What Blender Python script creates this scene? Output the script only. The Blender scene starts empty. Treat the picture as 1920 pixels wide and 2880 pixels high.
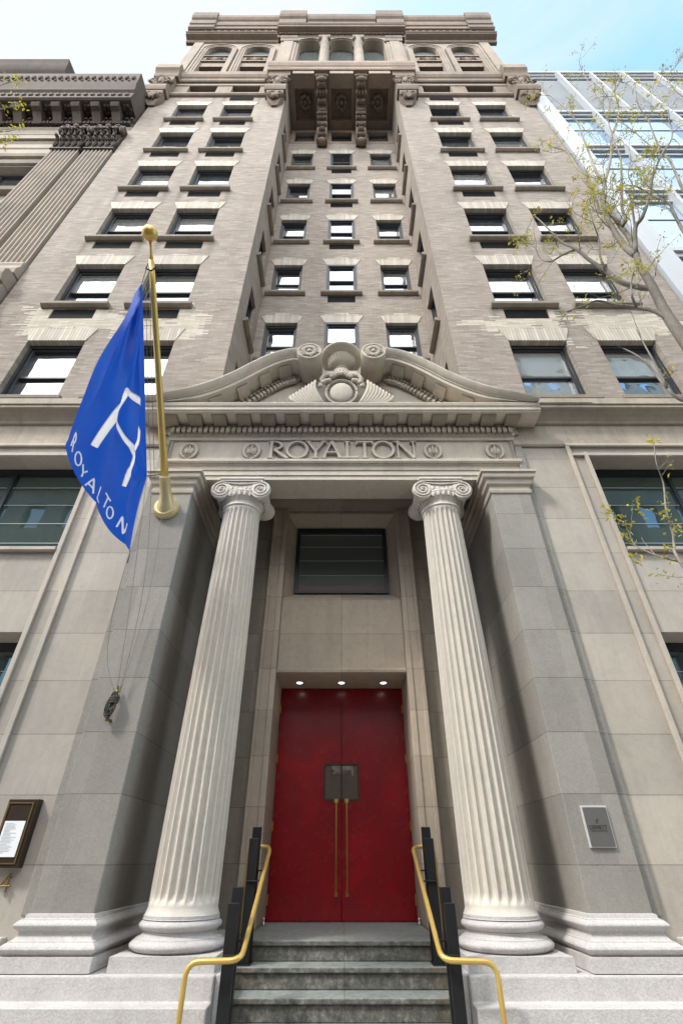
import bpy, math, random
from mathutils import Vector, Matrix

random.seed(7)
C = bpy.context.scene.collection
ZC = 1.68                      # eye height above the pavement; heights below are given relative to the eye
F_PX, VPY, UH, SINP = 1104.0, 350.0, 2325.0, math.sin(math.radians(35.89))
KH = F_PX / SINP ** 2
BLD_Y = 6.6

def at(x, y, d):
    """point at depth d seen on the survey photo at (x, y): -> X, depth, height above the eye"""
    u = y + VPY
    return ((x - 783.0) / u * d / SINP, d, KH * d * (1 / u - 1 / UH))

# ------------------------------------------------------------------ mesh builder
class MB:
    def __init__(s, world=True):
        s.v = []; s.f = []; s.dz = ZC if world else 0.0
    def add(s, vs, fs):
        o = len(s.v)
        s.v += [(x, y, z + s.dz) for x, y, z in vs]
        s.f += [tuple(i + o for i in f) for f in fs]
        return s
    def box(s, x0, x1, y0, y1, z0, z1):
        if x0 > x1: x0, x1 = x1, x0
        if y0 > y1: y0, y1 = y1, y0
        if z0 > z1: z0, z1 = z1, z0
        return s.add([(x0,y0,z0),(x1,y0,z0),(x1,y1,z0),(x0,y1,z0),(x0,y0,z1),(x1,y0,z1),(x1,y1,z1),(x0,y1,z1)],
              [(0,3,2,1),(4,5,6,7),(0,1,5,4),(1,2,6,5),(2,3,7,6),(3,0,4,7)])
    def poly(s, pts):
        return s.add(pts, [tuple(range(len(pts)))])
    def prism_x(s, prof, x0, x1):
        n = len(prof)
        vs = [(x0, y, z) for y, z in prof] + [(x1, y, z) for y, z in prof]
        return s.add(vs, [tuple(range(n))[::-1], tuple(range(n, 2*n))] + [(i, (i+1) % n, n + (i+1) % n, n + i) for i in range(n)])
    def prism_y(s, prof, y0, y1):
        n = len(prof)
        vs = [(x, y0, z) for x, z in prof] + [(x, y1, z) for x, z in prof]
        return s.add(vs, [tuple(range(n)), tuple(range(n, 2*n))[::-1]] + [(i, n + i, n + (i+1) % n, (i+1) % n) for i in range(n)])
    def loft(s, rings, closed=True, caps=True):
        n = len(rings[0]); vs = [p for r in rings for p in r]; fs = []
        m = n if closed else n - 1
        for k in range(len(rings) - 1):
            for i in range(m):
                a, b = k*n + i, k*n + (i+1) % n
                fs.append((a, b, b + n, a + n))
        if caps:
            fs.append(tuple(range(n))[::-1]); fs.append(tuple(range((len(rings)-1)*n, len(rings)*n)))
        return s.add(vs, fs)
    def tube(s, pts, rad, n=8):
        pts = [Vector(p) for p in pts]
        if not isinstance(rad, (list, tuple)): rad = [rad] * len(pts)
        rings = []; up = None
        for i, p in enumerate(pts):
            t = (pts[min(i+1, len(pts)-1)] - pts[max(i-1, 0)])
            if t.length < 1e-9: t = Vector((0,0,1))
            t.normalize()
            if up is None:
                up = t.orthogonal().normalized()
            else:
                up = (up - t * up.dot(t))
                up = up.normalized() if up.length > 1e-6 else t.orthogonal().normalized()
            w = t.cross(up)
            rings.append([tuple(p + (up * math.cos(2*math.pi*k/n) + w * math.sin(2*math.pi*k/n)) * rad[i]) for k in range(n)])
        return s.loft(rings)
    def lathe(s, prof, cx, cy, n=32, axis='z', c=0.0):
        rings = []
        for r, h in prof:
            ring = []
            for k in range(n):
                a = 2*math.pi*k/n
                if axis == 'z': ring.append((cx + r*math.cos(a), cy + r*math.sin(a), h))
                else: ring.append((cx + r*math.cos(a), h, c + r*math.sin(a)))     # axis along y, (cx, c) centre
            rings.append(ring)
        return s.loft(rings)
    def ell(s, c, r, nu=10, nv=6, R=None):
        rings = []
        for j in range(nv + 1):
            t = math.pi * (j + 0.02) / (nv + 0.04)
            ring = []
            for i in range(nu):
                a = 2*math.pi*i/nu
                p = Vector((r[0]*math.sin(t)*math.cos(a), r[1]*math.sin(t)*math.sin(a), r[2]*math.cos(t)))
                if R is not None: p = R @ p
                ring.append((c[0]+p.x, c[1]+p.y, c[2]+p.z))
            rings.append(ring)
        return s.loft(rings)
    def build(s, name, mat, parent=None, smooth=False, bevel=0.0, loc=None, angle=None):
        me = bpy.data.meshes.new(name); me.from_pydata(s.v, [], s.f); me.update()
        o = bpy.data.objects.new(name, me); C.objects.link(o)
        if mat is not None: me.materials.append(mat)
        import bmesh
        bm = bmesh.new(); bm.from_mesh(me); bmesh.ops.recalc_face_normals(bm, faces=bm.faces[:]); bm.to_mesh(me); bm.free()
        if smooth:
            me.shade_smooth()
            if angle is not None:
                try: me.set_sharp_from_angle(angle=math.radians(angle))
                except Exception: pass
        if bevel:
            m = o.modifiers.new('bevel', 'BEVEL'); m.width = bevel; m.segments = 2; m.limit_method = 'ANGLE'; m.angle_limit = math.radians(50)
        if parent is not None:
            o.parent = parent
            if parent.type == 'EMPTY' and loc is None: o.location = -Vector(parent.location)
        if loc is not None: o.location = loc
        return o

def tag(o, label, cat, group=None, kind=None):
    o['label'] = label; o['category'] = cat
    if group: o['group'] = group
    if kind: o['kind'] = kind
    return o
def struct(name, mb, mat):
    o = mb.build(name, mat); o['kind'] = 'structure'; return o
def thing(name, loc, label, cat, group=None):
    o = bpy.data.objects.new(name, None); C.objects.link(o); o.empty_display_size = 0.3
    o.location = (loc[0], loc[1], loc[2] + ZC)
    return tag(o, label, cat, group)
def copy_tree(o, parent, loc, rz=None):
    c = o.copy(); C.objects.link(c); c.parent = parent; c.location = loc
    if rz is not None: c.rotation_euler = (0, 0, rz)
    for ch in list(o.children):
        d = ch.copy(); C.objects.link(d); d.parent = c
    return c

# ------------------------------------------------------------------ materials
class NT:
    def __init__(s, name):
        s.m = bpy.data.materials.new(name); s.m.use_nodes = True
        s.t = s.m.node_tree; s.t.nodes.clear()
        s.out = s.t.nodes.new('ShaderNodeOutputMaterial')
    def n(s, typ, ins=None, **kw):
        nd = s.t.nodes.new(typ)
        for k, v in kw.items(): setattr(nd, k, v)
        for k, v in (ins or {}).items():
            sock = nd.inputs[k]
            if isinstance(v, bpy.types.NodeSocket): s.t.links.new(v, sock)
            else: sock.default_value = v
        return nd
    def math(s, op, a, b=None, c=None):
        ins = {0: a}
        if b is not None: ins[1] = b
        if c is not None: ins[2] = c
        return s.n('ShaderNodeMath', ins, operation=op).outputs[0]
    def mix(s, fac, a, b, blend='MIX'):
        nd = s.n('ShaderNodeMix', data_type='RGBA', blend_type=blend)
        for i, v in ((0, fac), (6, a), (7, b)):
            if isinstance(v, bpy.types.NodeSocket): s.t.links.new(v, nd.inputs[i])
            else: nd.inputs[i].default_value = v
        return nd.outputs[2]
    def noise(s, vec, scale, detail=4, rough=0.55, dist=0.0):
        return s.n('ShaderNodeTexNoise', {'Vector': vec, 'Scale': scale, 'Detail': detail, 'Roughness': rough, 'Distortion': dist}).outputs[0]
    def ramp(s, fac, stops):
        nd = s.n('ShaderNodeValToRGB', {0: fac})
        e = nd.color_ramp.elements
        while len(e) < len(stops): e.new(0.5)
        for el, (p, c) in zip(e, stops):
            el.position = p; el.color = c if len(c) == 4 else (*c, 1)
        return nd.outputs[0]
    def pos(s): return s.n('ShaderNodeNewGeometry').outputs['Position']
    def surf(s, col, rough=0.8, bump=None, bstr=0.3, bdist=0.01, **kw):
        ins = {'Base Color': col, 'Roughness': rough}; ins.update(kw)
        if bump is not None:
            ins['Normal'] = s.n('ShaderNodeBump', {'Height': bump, 'Strength': bstr, 'Distance': bdist}).outputs[0]
        p = s.n('ShaderNodeBsdfPrincipled', ins)
        s.t.links.new(p.outputs[0], s.out.inputs[0]); return s.m

def rgb(*c): return (c[0], c[1], c[2], 1.0)
def mul(c, k): return (c[0]*k, c[1]*k, c[2]*k, 1.0)

def stone(name, base, var=0.22, joints=False, grain=0.12, streak=0.25, rough=0.85, gscale=70, warm=(1.05, 1.0, 0.93), bstr=0.25, jw=0.009, dirt=0.35, vj=None, under_dark=0.0, ao=0.0):
    t = NT(name); p = t.pos()
    n1 = t.noise(p, 0.55, 6, 0.6, 0.4)
    mp = t.n('ShaderNodeMapping', {'Vector': p, 'Scale': (5.0, 5.0, 0.45)}).outputs[0]
    n2 = t.noise(mp, 1.0, 5, 0.6, 0.3)
    n3 = t.noise(p, gscale, 3, 0.7)
    n4 = t.noise(p, 3.7, 5, 0.65, 0.6)
    col = t.mix(t.ramp(n1, [(0.3, (0,0,0)), (0.7, (1,1,1))]), mul(base, 1 - var), (base[0]*warm[0]*(1+var*.5), base[1]*warm[1]*(1+var*.5), base[2]*warm[2]*(1+var*.5), 1))
    col = t.mix(t.math('MULTIPLY', t.ramp(n2, [(0.45, (0,0,0)), (0.75, (1,1,1))]), streak), col, mul(base, 0.45))
    col = t.mix(t.math('MULTIPLY', t.ramp(n4, [(0.52, (0,0,0)), (0.8, (1,1,1))]), dirt), col, mul((base[0], base[1]*.95, base[2]*.86), 0.5))
    n5 = t.noise(p, 11.0, 5, 0.7, 0.4)
    n6 = t.noise(t.n('ShaderNodeMapping', {'Vector': p, 'Scale': (16.0, 16.0, 1.1)}).outputs[0], 1.0, 4, 0.7)
    col = t.mix(t.math('MULTIPLY', t.ramp(n5, [(0.42, (0,0,0)), (0.70, (1,1,1))]), 0.22), col, mul(base, 0.55))
    col = t.mix(t.math('MULTIPLY', t.ramp(n6, [(0.50, (0,0,0)), (0.74, (1,1,1))]), 0.30 * (0.4 + streak)), col, (base[0]*1.25, base[1]*1.25, base[2]*1.22, 1))
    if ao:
        a_ = t.n('ShaderNodeAmbientOcclusion', {'Distance': 0.11}, samples=5).outputs['AO']   # crevice shade put into the colour for stronger relief
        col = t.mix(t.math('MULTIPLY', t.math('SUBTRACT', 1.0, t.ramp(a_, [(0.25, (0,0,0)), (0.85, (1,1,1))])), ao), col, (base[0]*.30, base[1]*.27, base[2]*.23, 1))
    if under_dark:
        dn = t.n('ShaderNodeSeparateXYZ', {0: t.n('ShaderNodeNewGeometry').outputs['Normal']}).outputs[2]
        sf = t.math('MULTIPLY', t.ramp(t.math('ADD', t.math('MULTIPLY', dn, -0.8), t.math('MULTIPLY', n2, 0.5)), [(0.25, (0,0,0)), (0.75, (1,1,1))]), under_dark)
        col = t.mix(sf, col, (base[0]*.42, base[1]*.36, base[2]*.30, 1))  # down-facing faces go darker and browner, broken up by noise
    g = t.math('MULTIPLY_ADD', t.math('SUBTRACT', n3, 0.5), 2 * grain, 1.0)
    gc = t.n('ShaderNodeCombineColor', {0: g, 1: g, 2: g}).outputs[0]
    col = t.mix(1.0, col, gc, 'MULTIPLY')
    h = n3
    if joints:
        s = t.n('ShaderNodeSeparateXYZ', {0: p})
        fz = t.math('FRACT', t.math('DIVIDE', t.math('ADD', s.outputs[2], 0.05 - ZC + 62.2), 0.622))
        j = t.math('LESS_THAN', fz, jw / 0.622)
        if vj:
            fx = t.math('FRACT', t.math('DIVIDE', t.math('ADD', s.outputs[0], vj * 20 + 0.004), vj))
            j = t.math('MAXIMUM', j, t.math('LESS_THAN', fx, 0.010 / vj))
        row = t.math('FLOOR', t.math('DIVIDE', t.math('ADD', s.outputs[2], 0.05 - ZC + 62.2), 0.622))
        w = t.n('ShaderNodeTexWhiteNoise', {'W': t.math('ADD', row, t.math('FLOOR', t.math('DIVIDE', s.outputs[0], 1.4)))}, noise_dimensions='1D').outputs[0]
        wv = t.math('MULTIPLY_ADD', w, 0.22, 0.89)
        col = t.mix(1.0, col, t.n('ShaderNodeCombineColor', {0: wv, 1: wv, 2: wv}).outputs[0], 'MULTIPLY')
        col = t.mix(t.math('MULTIPLY', j, t.math('MULTIPLY_ADD', n4, 0.7, 0.15)), col, mul(base, 0.18))
        h = t.math('SUBTRACT', n3, t.math('MULTIPLY', j, 1.5))
    return t.surf(col, rough, h, bstr, 0.006)

def brick(name):
    t = NT(name); p = t.pos()
    s = t.n('ShaderNodeSeparateXYZ', {0: p})
    u = t.math('ADD', s.outputs[0], s.outputs[1]); z = s.outputs[2]
    bw, bh = 0.27, 0.052
    row = t.math('FLOOR', t.math('DIVIDE', z, bh))
    off = t.math('MULTIPLY', t.math('MODULO', row, 2.0), 0.5)
    cu = t.math('ADD', t.math('DIVIDE', u, bw), off)
    colm = t.math('FLOOR', cu)
    ids = t.n('ShaderNodeCombineXYZ', {0: colm, 1: row}).outputs[0]
    w = t.n('ShaderNodeTexWhiteNoise', {'Vector': ids}, noise_dimensions='2D').outputs[0]
    col = t.ramp(w, [(0.0, (0.200, 0.163, 0.132)), (0.2, (0.262, 0.217, 0.179)), (0.7, (0.300, 0.252, 0.210)), (1.0, (0.375, 0.322, 0.275))])
    n1 = t.noise(p, 0.6, 8, 0.68, 0.5)
    col = t.mix(t.ramp(n1, [(0.35, (0,0,0)), (0.7, (1,1,1))]), t.mix(0.28, col, rgb(0.17, 0.14, 0.12)), t.mix(0.22, col, rgb(0.46, 0.40, 0.345)))
    mp = t.n('ShaderNodeMapping', {'Vector': p, 'Scale': (1.6, 1.6, 0.12)}).outputs[0]
    st = t.noise(mp, 1.0, 6, 0.65)
    col = t.mix(t.math('MULTIPLY', t.ramp(st, [(0.5, (0,0,0)), (0.8, (1,1,1))]), 0.35), col, rgb(0.13, 0.115, 0.105))
    # soot washed down from the ends of the window sills
    axx = t.math('ABSOLUTE', s.outputs[0])
    dx = t.math('MINIMUM', t.math('ABSOLUTE', t.math('SUBTRACT', axx, 4.47)), t.math('ABSOLUTE', t.math('SUBTRACT', axx, 6.5)))
    ex = t.math('SUBTRACT', 1.0, t.math('MULTIPLY', t.math('ABSOLUTE', t.math('SUBTRACT', dx, 0.78)), 6.5))
    fzz = t.math('FRACT', t.math('DIVIDE', t.math('SUBTRACT', z, 7.64 + ZC - 0.1), 3.43))
    dn = t.ramp(fzz, [(0.62, (0,0,0)), (0.94, (1,1,1))])
    sk = t.math('MULTIPLY', t.math('MULTIPLY', t.math('MAXIMUM', ex, 0.0), dn), t.math('MULTIPLY', t.math('LESS_THAN', s.outputs[1], BLD_Y + .03), t.math('MULTIPLY_ADD', st, 1.4, -.1)))
    col = t.mix(t.math('MINIMUM', sk, .75), col, rgb(0.075, 0.062, 0.052))
    # patches of replaced, paler brick round the lowest windows
    sx = t.math('MULTIPLY', colm, bw); sz = t.math('MULTIPLY', row, bh)
    sv = t.n('ShaderNodeCombineXYZ', {0: sx, 1: 0.0, 2: sz}).outputs[0]
    pn = t.noise(sv, 0.9, 2, 0.5)
    jit = t.math('MULTIPLY', t.math('SUBTRACT', w, 0.5), 0.16)
    hh = t.math('ABSOLUTE', t.math('SUBTRACT', sz, 10.35 + ZC))
    band = t.math('SUBTRACT', 0.62, t.math('MULTIPLY', hh, 0.42))
    ax = t.math('ABSOLUTE', t.math('SUBTRACT', t.math('ABSOLUTE', t.math('SUBTRACT', sx, BLD_Y)), 5.5))
    band = t.math('SUBTRACT', band, t.math('MULTIPLY', t.math('MAXIMUM', t.math('SUBTRACT', ax, 1.6), 0.0), 0.35))
    val = t.math('ADD', t.math('ADD', band, t.math('MULTIPLY', t.math('SUBTRACT', pn, 0.5), 2.1)), jit)
    pm = t.math('MULTIPLY', t.math('GREATER_THAN', val, 0.45), t.math('LESS_THAN', s.outputs[1], BLD_Y + 0.05))
    pale = t.mix(w, rgb(0.45, 0.39, 0.315), rgb(0.62, 0.555, 0.46))
    col = t.mix(t.math('MULTIPLY', pm, t.math('MULTIPLY_ADD', pn, 0.8, 0.25)), col, pale)
    fu = t.math('FRACT', cu); fz = t.math('FRACT', t.math('DIVIDE', z, bh))
    mort = t.math('MAXIMUM', t.math('LESS_THAN', fu, 0.03), t.math('LESS_THAN', fz, 0.12))
    col = t.mix(t.math('MULTIPLY', mort, 0.5), col, rgb(0.15, 0.13, 0.115))
    g = t.noise(p, 40, 3, 0.7)
    h = t.math('ADD', t.math('MULTIPLY', t.math('SUBTRACT', 1.0, mort), 1.0), t.math('ADD', t.math('MULTIPLY', w, 0.4), t.math('MULTIPLY', g, 0.4)))
    return t.surf(col, 0.88, h, 0.45, 0.008)

def soldier(name):
    t = NT(name); p = t.pos()
    s = t.n('ShaderNodeSeparateXYZ', {0: p})
    cu = t.math('DIVIDE', t.math('ADD', s.outputs[0], t.math('MULTIPLY', s.outputs[2], 0.0)), 0.072)
    w = t.n('ShaderNodeTexWhiteNoise', {'W': t.math('FLOOR', cu)}, noise_dimensions='1D').outputs[0]
    col = t.mix(w, rgb(0.42, 0.37, 0.305), rgb(0.58, 0.525, 0.45))
    n = t.noise(p, 2.5, 5, 0.65)
    col = t.mix(t.math('MULTIPLY', t.ramp(n, [(0.4, (0,0,0)), (0.75, (1,1,1))]), 0.5), col, rgb(0.30, 0.26, 0.22))
    m = t.math('LESS_THAN', t.math('FRACT', cu), 0.16)
    col = t.mix(t.math('MULTIPLY', m, 0.55), col, rgb(0.16, 0.14, 0.12))
    return t.surf(col, 0.85, t.math('SUBTRACT', 1.0, m), 0.4, 0.006)

def glass(name, dark=(0.03, 0.036, 0.042), gloss=0.6, tint=(0.90, 0.94, 1.0), wob=0.02, vary=0.0):
    t = NT(name); p = t.pos()
    b = t.n('ShaderNodeBump', {'Height': t.noise(p, 1.3, 2, 0.5), 'Strength': wob, 'Distance': 0.15}).outputs[0]
    lw = t.n('ShaderNodeLayerWeight', {'Blend': 0.35}).outputs[1]
    rnd = t.n('ShaderNodeObjectInfo').outputs['Random']                    # rooms behind differ: drawn blinds, dark interiors
    f = t.math('MINIMUM', t.math('ADD', t.math('MULTIPLY_ADD', lw, 0.35, gloss), t.math('MULTIPLY', t.math('SUBTRACT', rnd, 0.5), vary)), 0.97)
    r2 = t.math('FRACT', t.math('MULTIPLY', rnd, 7.31))
    dcol = t.mix(t.math('MULTIPLY', t.math('GREATER_THAN', r2, 0.55), min(1.0, vary*2.2)), rgb(*dark), rgb(.34, .335, .32))
    g = t.n('ShaderNodeBsdfGlossy', {'Color': rgb(*tint), 'Roughness': 0.015, 'Normal': b}).outputs[0]
    d = t.n('ShaderNodeBsdfDiffuse', {'Color': dcol}).outputs[0]
    mx = t.n('ShaderNodeMixShader', {0: f, 1: d, 2: g})
    t.t.links.new(mx.outputs[0], t.out.inputs[0]); return t.m

def paint(name, col, rough=0.4, metallic=0.0, var=0.2, scale=6.0, bstr=0.08, spec=0.5, coat=0.0):
    t = NT(name); p = t.pos()
    n = t.noise(p, scale, 5, 0.6, 0.3); n2 = t.noise(p, scale * 12, 3, 0.6)
    c = t.mix(n, mul(col, 1 - var), mul(col, 1 + var))
    r = t.math('MULTIPLY_ADD', n2, 0.25, rough - 0.1)
    return t.surf(c, r, n2, bstr, 0.004, Metallic=metallic, **{'Specular IOR Level': spec, 'Coat Weight': coat})

M = {}
M['brick'] = brick('roman_brick')
M['soldier'] = soldier('lintel_brick')
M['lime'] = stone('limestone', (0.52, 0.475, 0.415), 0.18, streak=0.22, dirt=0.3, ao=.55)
M['lime_j'] = stone('limestone_courses', (0.465, 0.43, 0.385), 0.16, joints=True, streak=0.2, grain=0.10, dirt=0.22)
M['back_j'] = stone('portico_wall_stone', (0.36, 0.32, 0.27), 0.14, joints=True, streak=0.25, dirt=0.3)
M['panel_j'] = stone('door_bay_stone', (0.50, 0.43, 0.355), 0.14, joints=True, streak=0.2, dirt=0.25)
M['panel_v'] = stone('door_panel_stone', (0.50, 0.43, 0.355), 0.14, joints=True, streak=0.2, dirt=0.25, vj=4.0)
M['pil'] = stone('pilaster_stone', (0.305, 0.287, 0.260), 0.14, joints=True, streak=0.12, grain=0.3, gscale=45, bstr=0.4, warm=(1.0, 1.0, 0.99), dirt=0.2)
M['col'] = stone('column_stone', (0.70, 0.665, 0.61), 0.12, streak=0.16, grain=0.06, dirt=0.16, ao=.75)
M['base'] = stone('base_stone', (0.55, 0.525, 0.51), 0.12, streak=0.1, grain=0.32, gscale=48, bstr=0.9, warm=(1.0, 1.0, 1.0), dirt=0.2)
M['corn'] = stone('cornice_stone', (0.43, 0.385, 0.325), 0.3, streak=0.45, dirt=0.55, under_dark=.45, ao=.8)
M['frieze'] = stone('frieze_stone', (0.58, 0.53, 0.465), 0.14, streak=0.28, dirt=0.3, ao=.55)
M['terra'] = stone('brown_terracotta', (0.165, 0.122, 0.096), 0.3, streak=0.45, dirt=0.6, under_dark=.35, ao=.6)
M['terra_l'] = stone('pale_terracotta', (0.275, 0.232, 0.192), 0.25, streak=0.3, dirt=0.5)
M['terra_m'] = stone('mid_terracotta', (0.235, 0.185, 0.148), 0.3, streak=0.4, dirt=0.55, under_dark=.3, ao=.7)
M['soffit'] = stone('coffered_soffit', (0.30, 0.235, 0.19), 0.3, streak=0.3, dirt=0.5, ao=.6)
M['sill'] = stone('sill_stone', (0.25, 0.215, 0.175), 0.25, streak=0.5, dirt=0.6)
M['nb'] = stone('neighbour_stone', (0.33, 0.285, 0.245), 0.25, streak=0.3, dirt=0.4)
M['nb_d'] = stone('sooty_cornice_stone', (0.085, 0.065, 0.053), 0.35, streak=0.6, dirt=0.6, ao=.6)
M['glass'] = glass('window_glass', gloss=.50, wob=.06, vary=.40)
M['glass_s'] = glass('shopfront_glass', (0.04, 0.06, 0.055), 0.12, (0.75, 0.92, 0.95), 0.012)
M['glass_p'] = glass('door_bay_glass', (0.12, 0.14, 0.135), 0.09, (0.75, 0.9, 0.9), 0.01)
M['glass_n'] = glass('curtain_wall_glass', (0.15, 0.22, 0.30), 0.22, (0.60, 0.74, 0.92), 0.03, vary=.12)
M['glass_d'] = glass('door_glass', (0.045, 0.035, 0.03), 0.30, (0.9, 0.85, 0.8), 0.01)
M['frame'] = paint('dark_window_frame', (0.022, 0.024, 0.028), 0.45)
M['vent'] = paint('vent_black', (0.012, 0.012, 0.013), 0.7)
M['blind'] = paint('white_blind', (0.6, 0.6, 0.58), 0.7)
M['red_edge'] = paint('red_interior', (0.10, 0.012, 0.016), 0.4)
M['brass'] = paint('brushed_brass', (0.60, 0.40, 0.11), 0.34, 0.95, 0.12, 14, 0.04)
M['gold'] = paint('gold_paint', (0.68, 0.46, 0.13), 0.36, 0.45, 0.12, 9, 0.03)
M['pale_gold'] = paint('pale_gold_paint', (0.60, 0.48, 0.26), 0.4, 0.3, 0.1, 9, 0.03)
M['iron'] = paint('black_iron', (0.013, 0.0135, 0.015), 0.42, 0.2, 0.3, 10, 0.06)
M['steel'] = paint('brushed_steel', (0.62, 0.61, 0.60), 0.35, 0.9, 0.08, 20, 0.03)
M['steel_p'] = paint('pale_steel', (0.66, 0.65, 0.63), 0.35, 0.2, 0.06, 20, 0.03)
M['steel_d'] = paint('dark_plaque_face', (0.20, 0.19, 0.18), 0.38, 0.5, 0.1, 20, 0.03)
M['ink'] = paint('black_ink', (0.02, 0.02, 0.02), 0.6)
M['bronze'] = paint('dark_bronze', (0.045, 0.032, 0.022), 0.4, 0.5, 0.3, 10, 0.05)
M['old_brass'] = paint('aged_brass', (0.20, 0.13, 0.045), 0.45, 0.7, 0.3, 12, 0.05)
M['paper'] = paint('menu_paper', (0.78, 0.79, 0.82), 0.8, 0, 0.04)
M['rope'] = paint('halyard_rope', (0.22, 0.21, 0.19), 0.8, 0, 0.35, 40)
M['rope_d'] = paint('dark_rope', (0.05, 0.045, 0.035), 0.7, 0, 0.5, 30)
M['white_al'] = paint('white_aluminium', (0.40, 0.42, 0.44), 0.4, 0, 0.05)
M['grey_al'] = paint('grey_aluminium', (0.42, 0.44, 0.46), 0.45, 0, 0.1)
M['louver'] = paint('grey_louvre', (0.34, 0.36, 0.39), 0.5, 0, 0.1)
M['opp'] = stone('opposite_masonry', (0.46, 0.42, 0.37), 0.2, streak=0.3)
M['opp2'] = stone('opposite_brick', (0.36, 0.28, 0.23), 0.2, streak=0.3)
M['bark'] = stone('tree_bark', (0.27, 0.25, 0.22), 0.6, grain=0.4, gscale=35, bstr=0.8, streak=0.3, dirt=0.6)

def red_door():
    t = NT('lacquered_red'); p = t.pos()
    n = t.noise(p, 1.1, 4, 0.6, 1.2); n2 = t.noise(p, 120, 3, 0.7); n3 = t.noise(p, 7, 5, 0.6)
    col = t.ramp(n, [(0.22, (0.17, 0.003, 0.010)), (0.52, (0.235, 0.003, 0.009)), (0.80, (0.36, 0.003, 0.006))])
    col = t.mix(t.math('MULTIPLY', t.ramp(n3, [(0.5, (0,0,0)), (0.8, (1,1,1))]), 0.15), col, rgb(0.10, 0.008, 0.014))
    g2 = t.noise(p, 260, 2, 0.6); sm = t.noise(t.n('ShaderNodeMapping', {'Vector': p, 'Scale': (7, 7, .7)}).outputs[0], 1.0, 5, 0.7)
    return t.surf(col, t.math('MULTIPLY_ADD', n3, 0.20, 0.16), t.math('ADD', t.math('MULTIPLY', n2, .6), g2), 0.12, 0.002)
M['red'] = red_door()

def slate():
    t = NT('worn_bluestone'); p = t.pos()
    n = t.noise(p, 2.2, 7, 0.7, 0.8); n2 = t.noise(p, 14, 6, 0.75); n3 = t.noise(p, 80, 3, 0.7)
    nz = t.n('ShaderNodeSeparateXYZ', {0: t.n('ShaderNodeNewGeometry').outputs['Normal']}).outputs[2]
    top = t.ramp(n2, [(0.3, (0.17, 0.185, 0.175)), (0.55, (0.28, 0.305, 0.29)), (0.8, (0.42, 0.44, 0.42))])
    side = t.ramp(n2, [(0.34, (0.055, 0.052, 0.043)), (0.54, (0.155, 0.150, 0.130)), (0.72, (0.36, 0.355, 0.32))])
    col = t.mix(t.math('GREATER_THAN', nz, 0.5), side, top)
    col = t.mix(t.math('MULTIPLY', t.ramp(n, [(0.5, (0,0,0)), (0.75, (1,1,1))]), 0.35), col, rgb(0.06, 0.062, 0.055))
    s = t.n('ShaderNodeSeparateXYZ', {0: p})
    edge = t.ramp(t.math('ADD', t.math('SUBTRACT', t.math('ABSOLUTE', s.outputs[0]), 0.55), t.math('MULTIPLY', n, 0.5)), [(0.45, (0,0,0)), (0.7, (1,1,1))])
    col = t.mix(t.math('MULTIPLY', t.math('MULTIPLY', edge, t.math('LESS_THAN', nz, 0.5)), 0.4), col, rgb(0.13, 0.085, 0.035))
    j = t.math('LESS_THAN', t.math('ABSOLUTE', t.math('SUBTRACT', s.outputs[0], 0.03)), 0.005)
    col = t.mix(t.math('MULTIPLY', j, 0.5), col, rgb(0.05, 0.05, 0.05))
    return t.surf(col, 0.62, t.math('ADD', n2, n3), 0.35, 0.006)
M['slate'] = slate()

def cloth(name, col, trn=.42):
    t = NT(name); p = t.pos()
    n = t.noise(p, 220, 2, 0.5); n1 = t.noise(p, 3, 3, 0.5)
    c = t.mix(n1, mul(col, 0.85), mul(col, 1.15))
    d = t.n('ShaderNodeBsdfPrincipled', {'Base Color': c, 'Roughness': 0.42,
            'Normal': t.n('ShaderNodeBump', {'Height': n, 'Strength': 0.15, 'Distance': 0.002}).outputs[0]}).outputs[0]
    tr = t.n('ShaderNodeBsdfTranslucent', {'Color': c}).outputs[0]
    mx = t.n('ShaderNodeMixShader', {0: trn, 1: d, 2: tr}); t.t.links.new(mx.outputs[0], t.out.inputs[0]); return t.m
M['flag'] = cloth('blue_flag_cloth', (0.001, 0.085, 0.54), .30)
M['flag_w'] = cloth('white_flag_print', (0.90, 0.89, 0.90), .55)

def leafmat():
    t = NT('young_leaf'); p = t.pos()
    n = t.noise(p, 9, 2, 0.5)
    c = t.ramp(n, [(0.3, (0.36, 0.34, 0.05)), (0.55, (0.58, 0.52, 0.08)), (0.75, (0.74, 0.62, 0.16))])
    d = t.n('ShaderNodeBsdfDiffuse', {'Color': c}).outputs[0]
    tr = t.n('ShaderNodeBsdfTranslucent', {'Color': c}).outputs[0]
    mx = t.n('ShaderNodeMixShader', {0: 0.4, 1: d, 2: tr}); t.t.links.new(mx.outputs[0], t.out.inputs[0]); return t.m
M['leaf'] = leafmat()

def lampmat():
    t = NT('lit_lamp_lens')
    e = t.n('ShaderNodeEmission', {'Color': rgb(1.0, 0.97, 0.9), 'Strength': 6.0})
    t.t.links.new(e.outputs[0], t.out.inputs[0]); return t.m
M['lamp'] = lampmat()
def asphalt():
    t = NT('asphalt'); p = t.pos(); n = t.noise(p, 60, 4, 0.7); n1 = t.noise(p, 0.4, 5, 0.6)
    return t.surf(t.mix(n1, rgb(0.04, 0.04, 0.042), rgb(0.07, 0.07, 0.07)), 0.9, n, 0.5, 0.01)
M['asphalt'] = asphalt()
M['pave'] = stone('concrete_paving', (0.36, 0.355, 0.345), 0.15, grain=0.15, dirt=0.4)
SUN_E, SUN_A, SKY_S = 3.3, 9.0, 0.15
SKY_TINT = (3.7, 4.6, 4.4, 1.0)
CLOUD = (6.4, 6.6, 6.75, 1.0)
CLOUD_GAIN = 4.2
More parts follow.
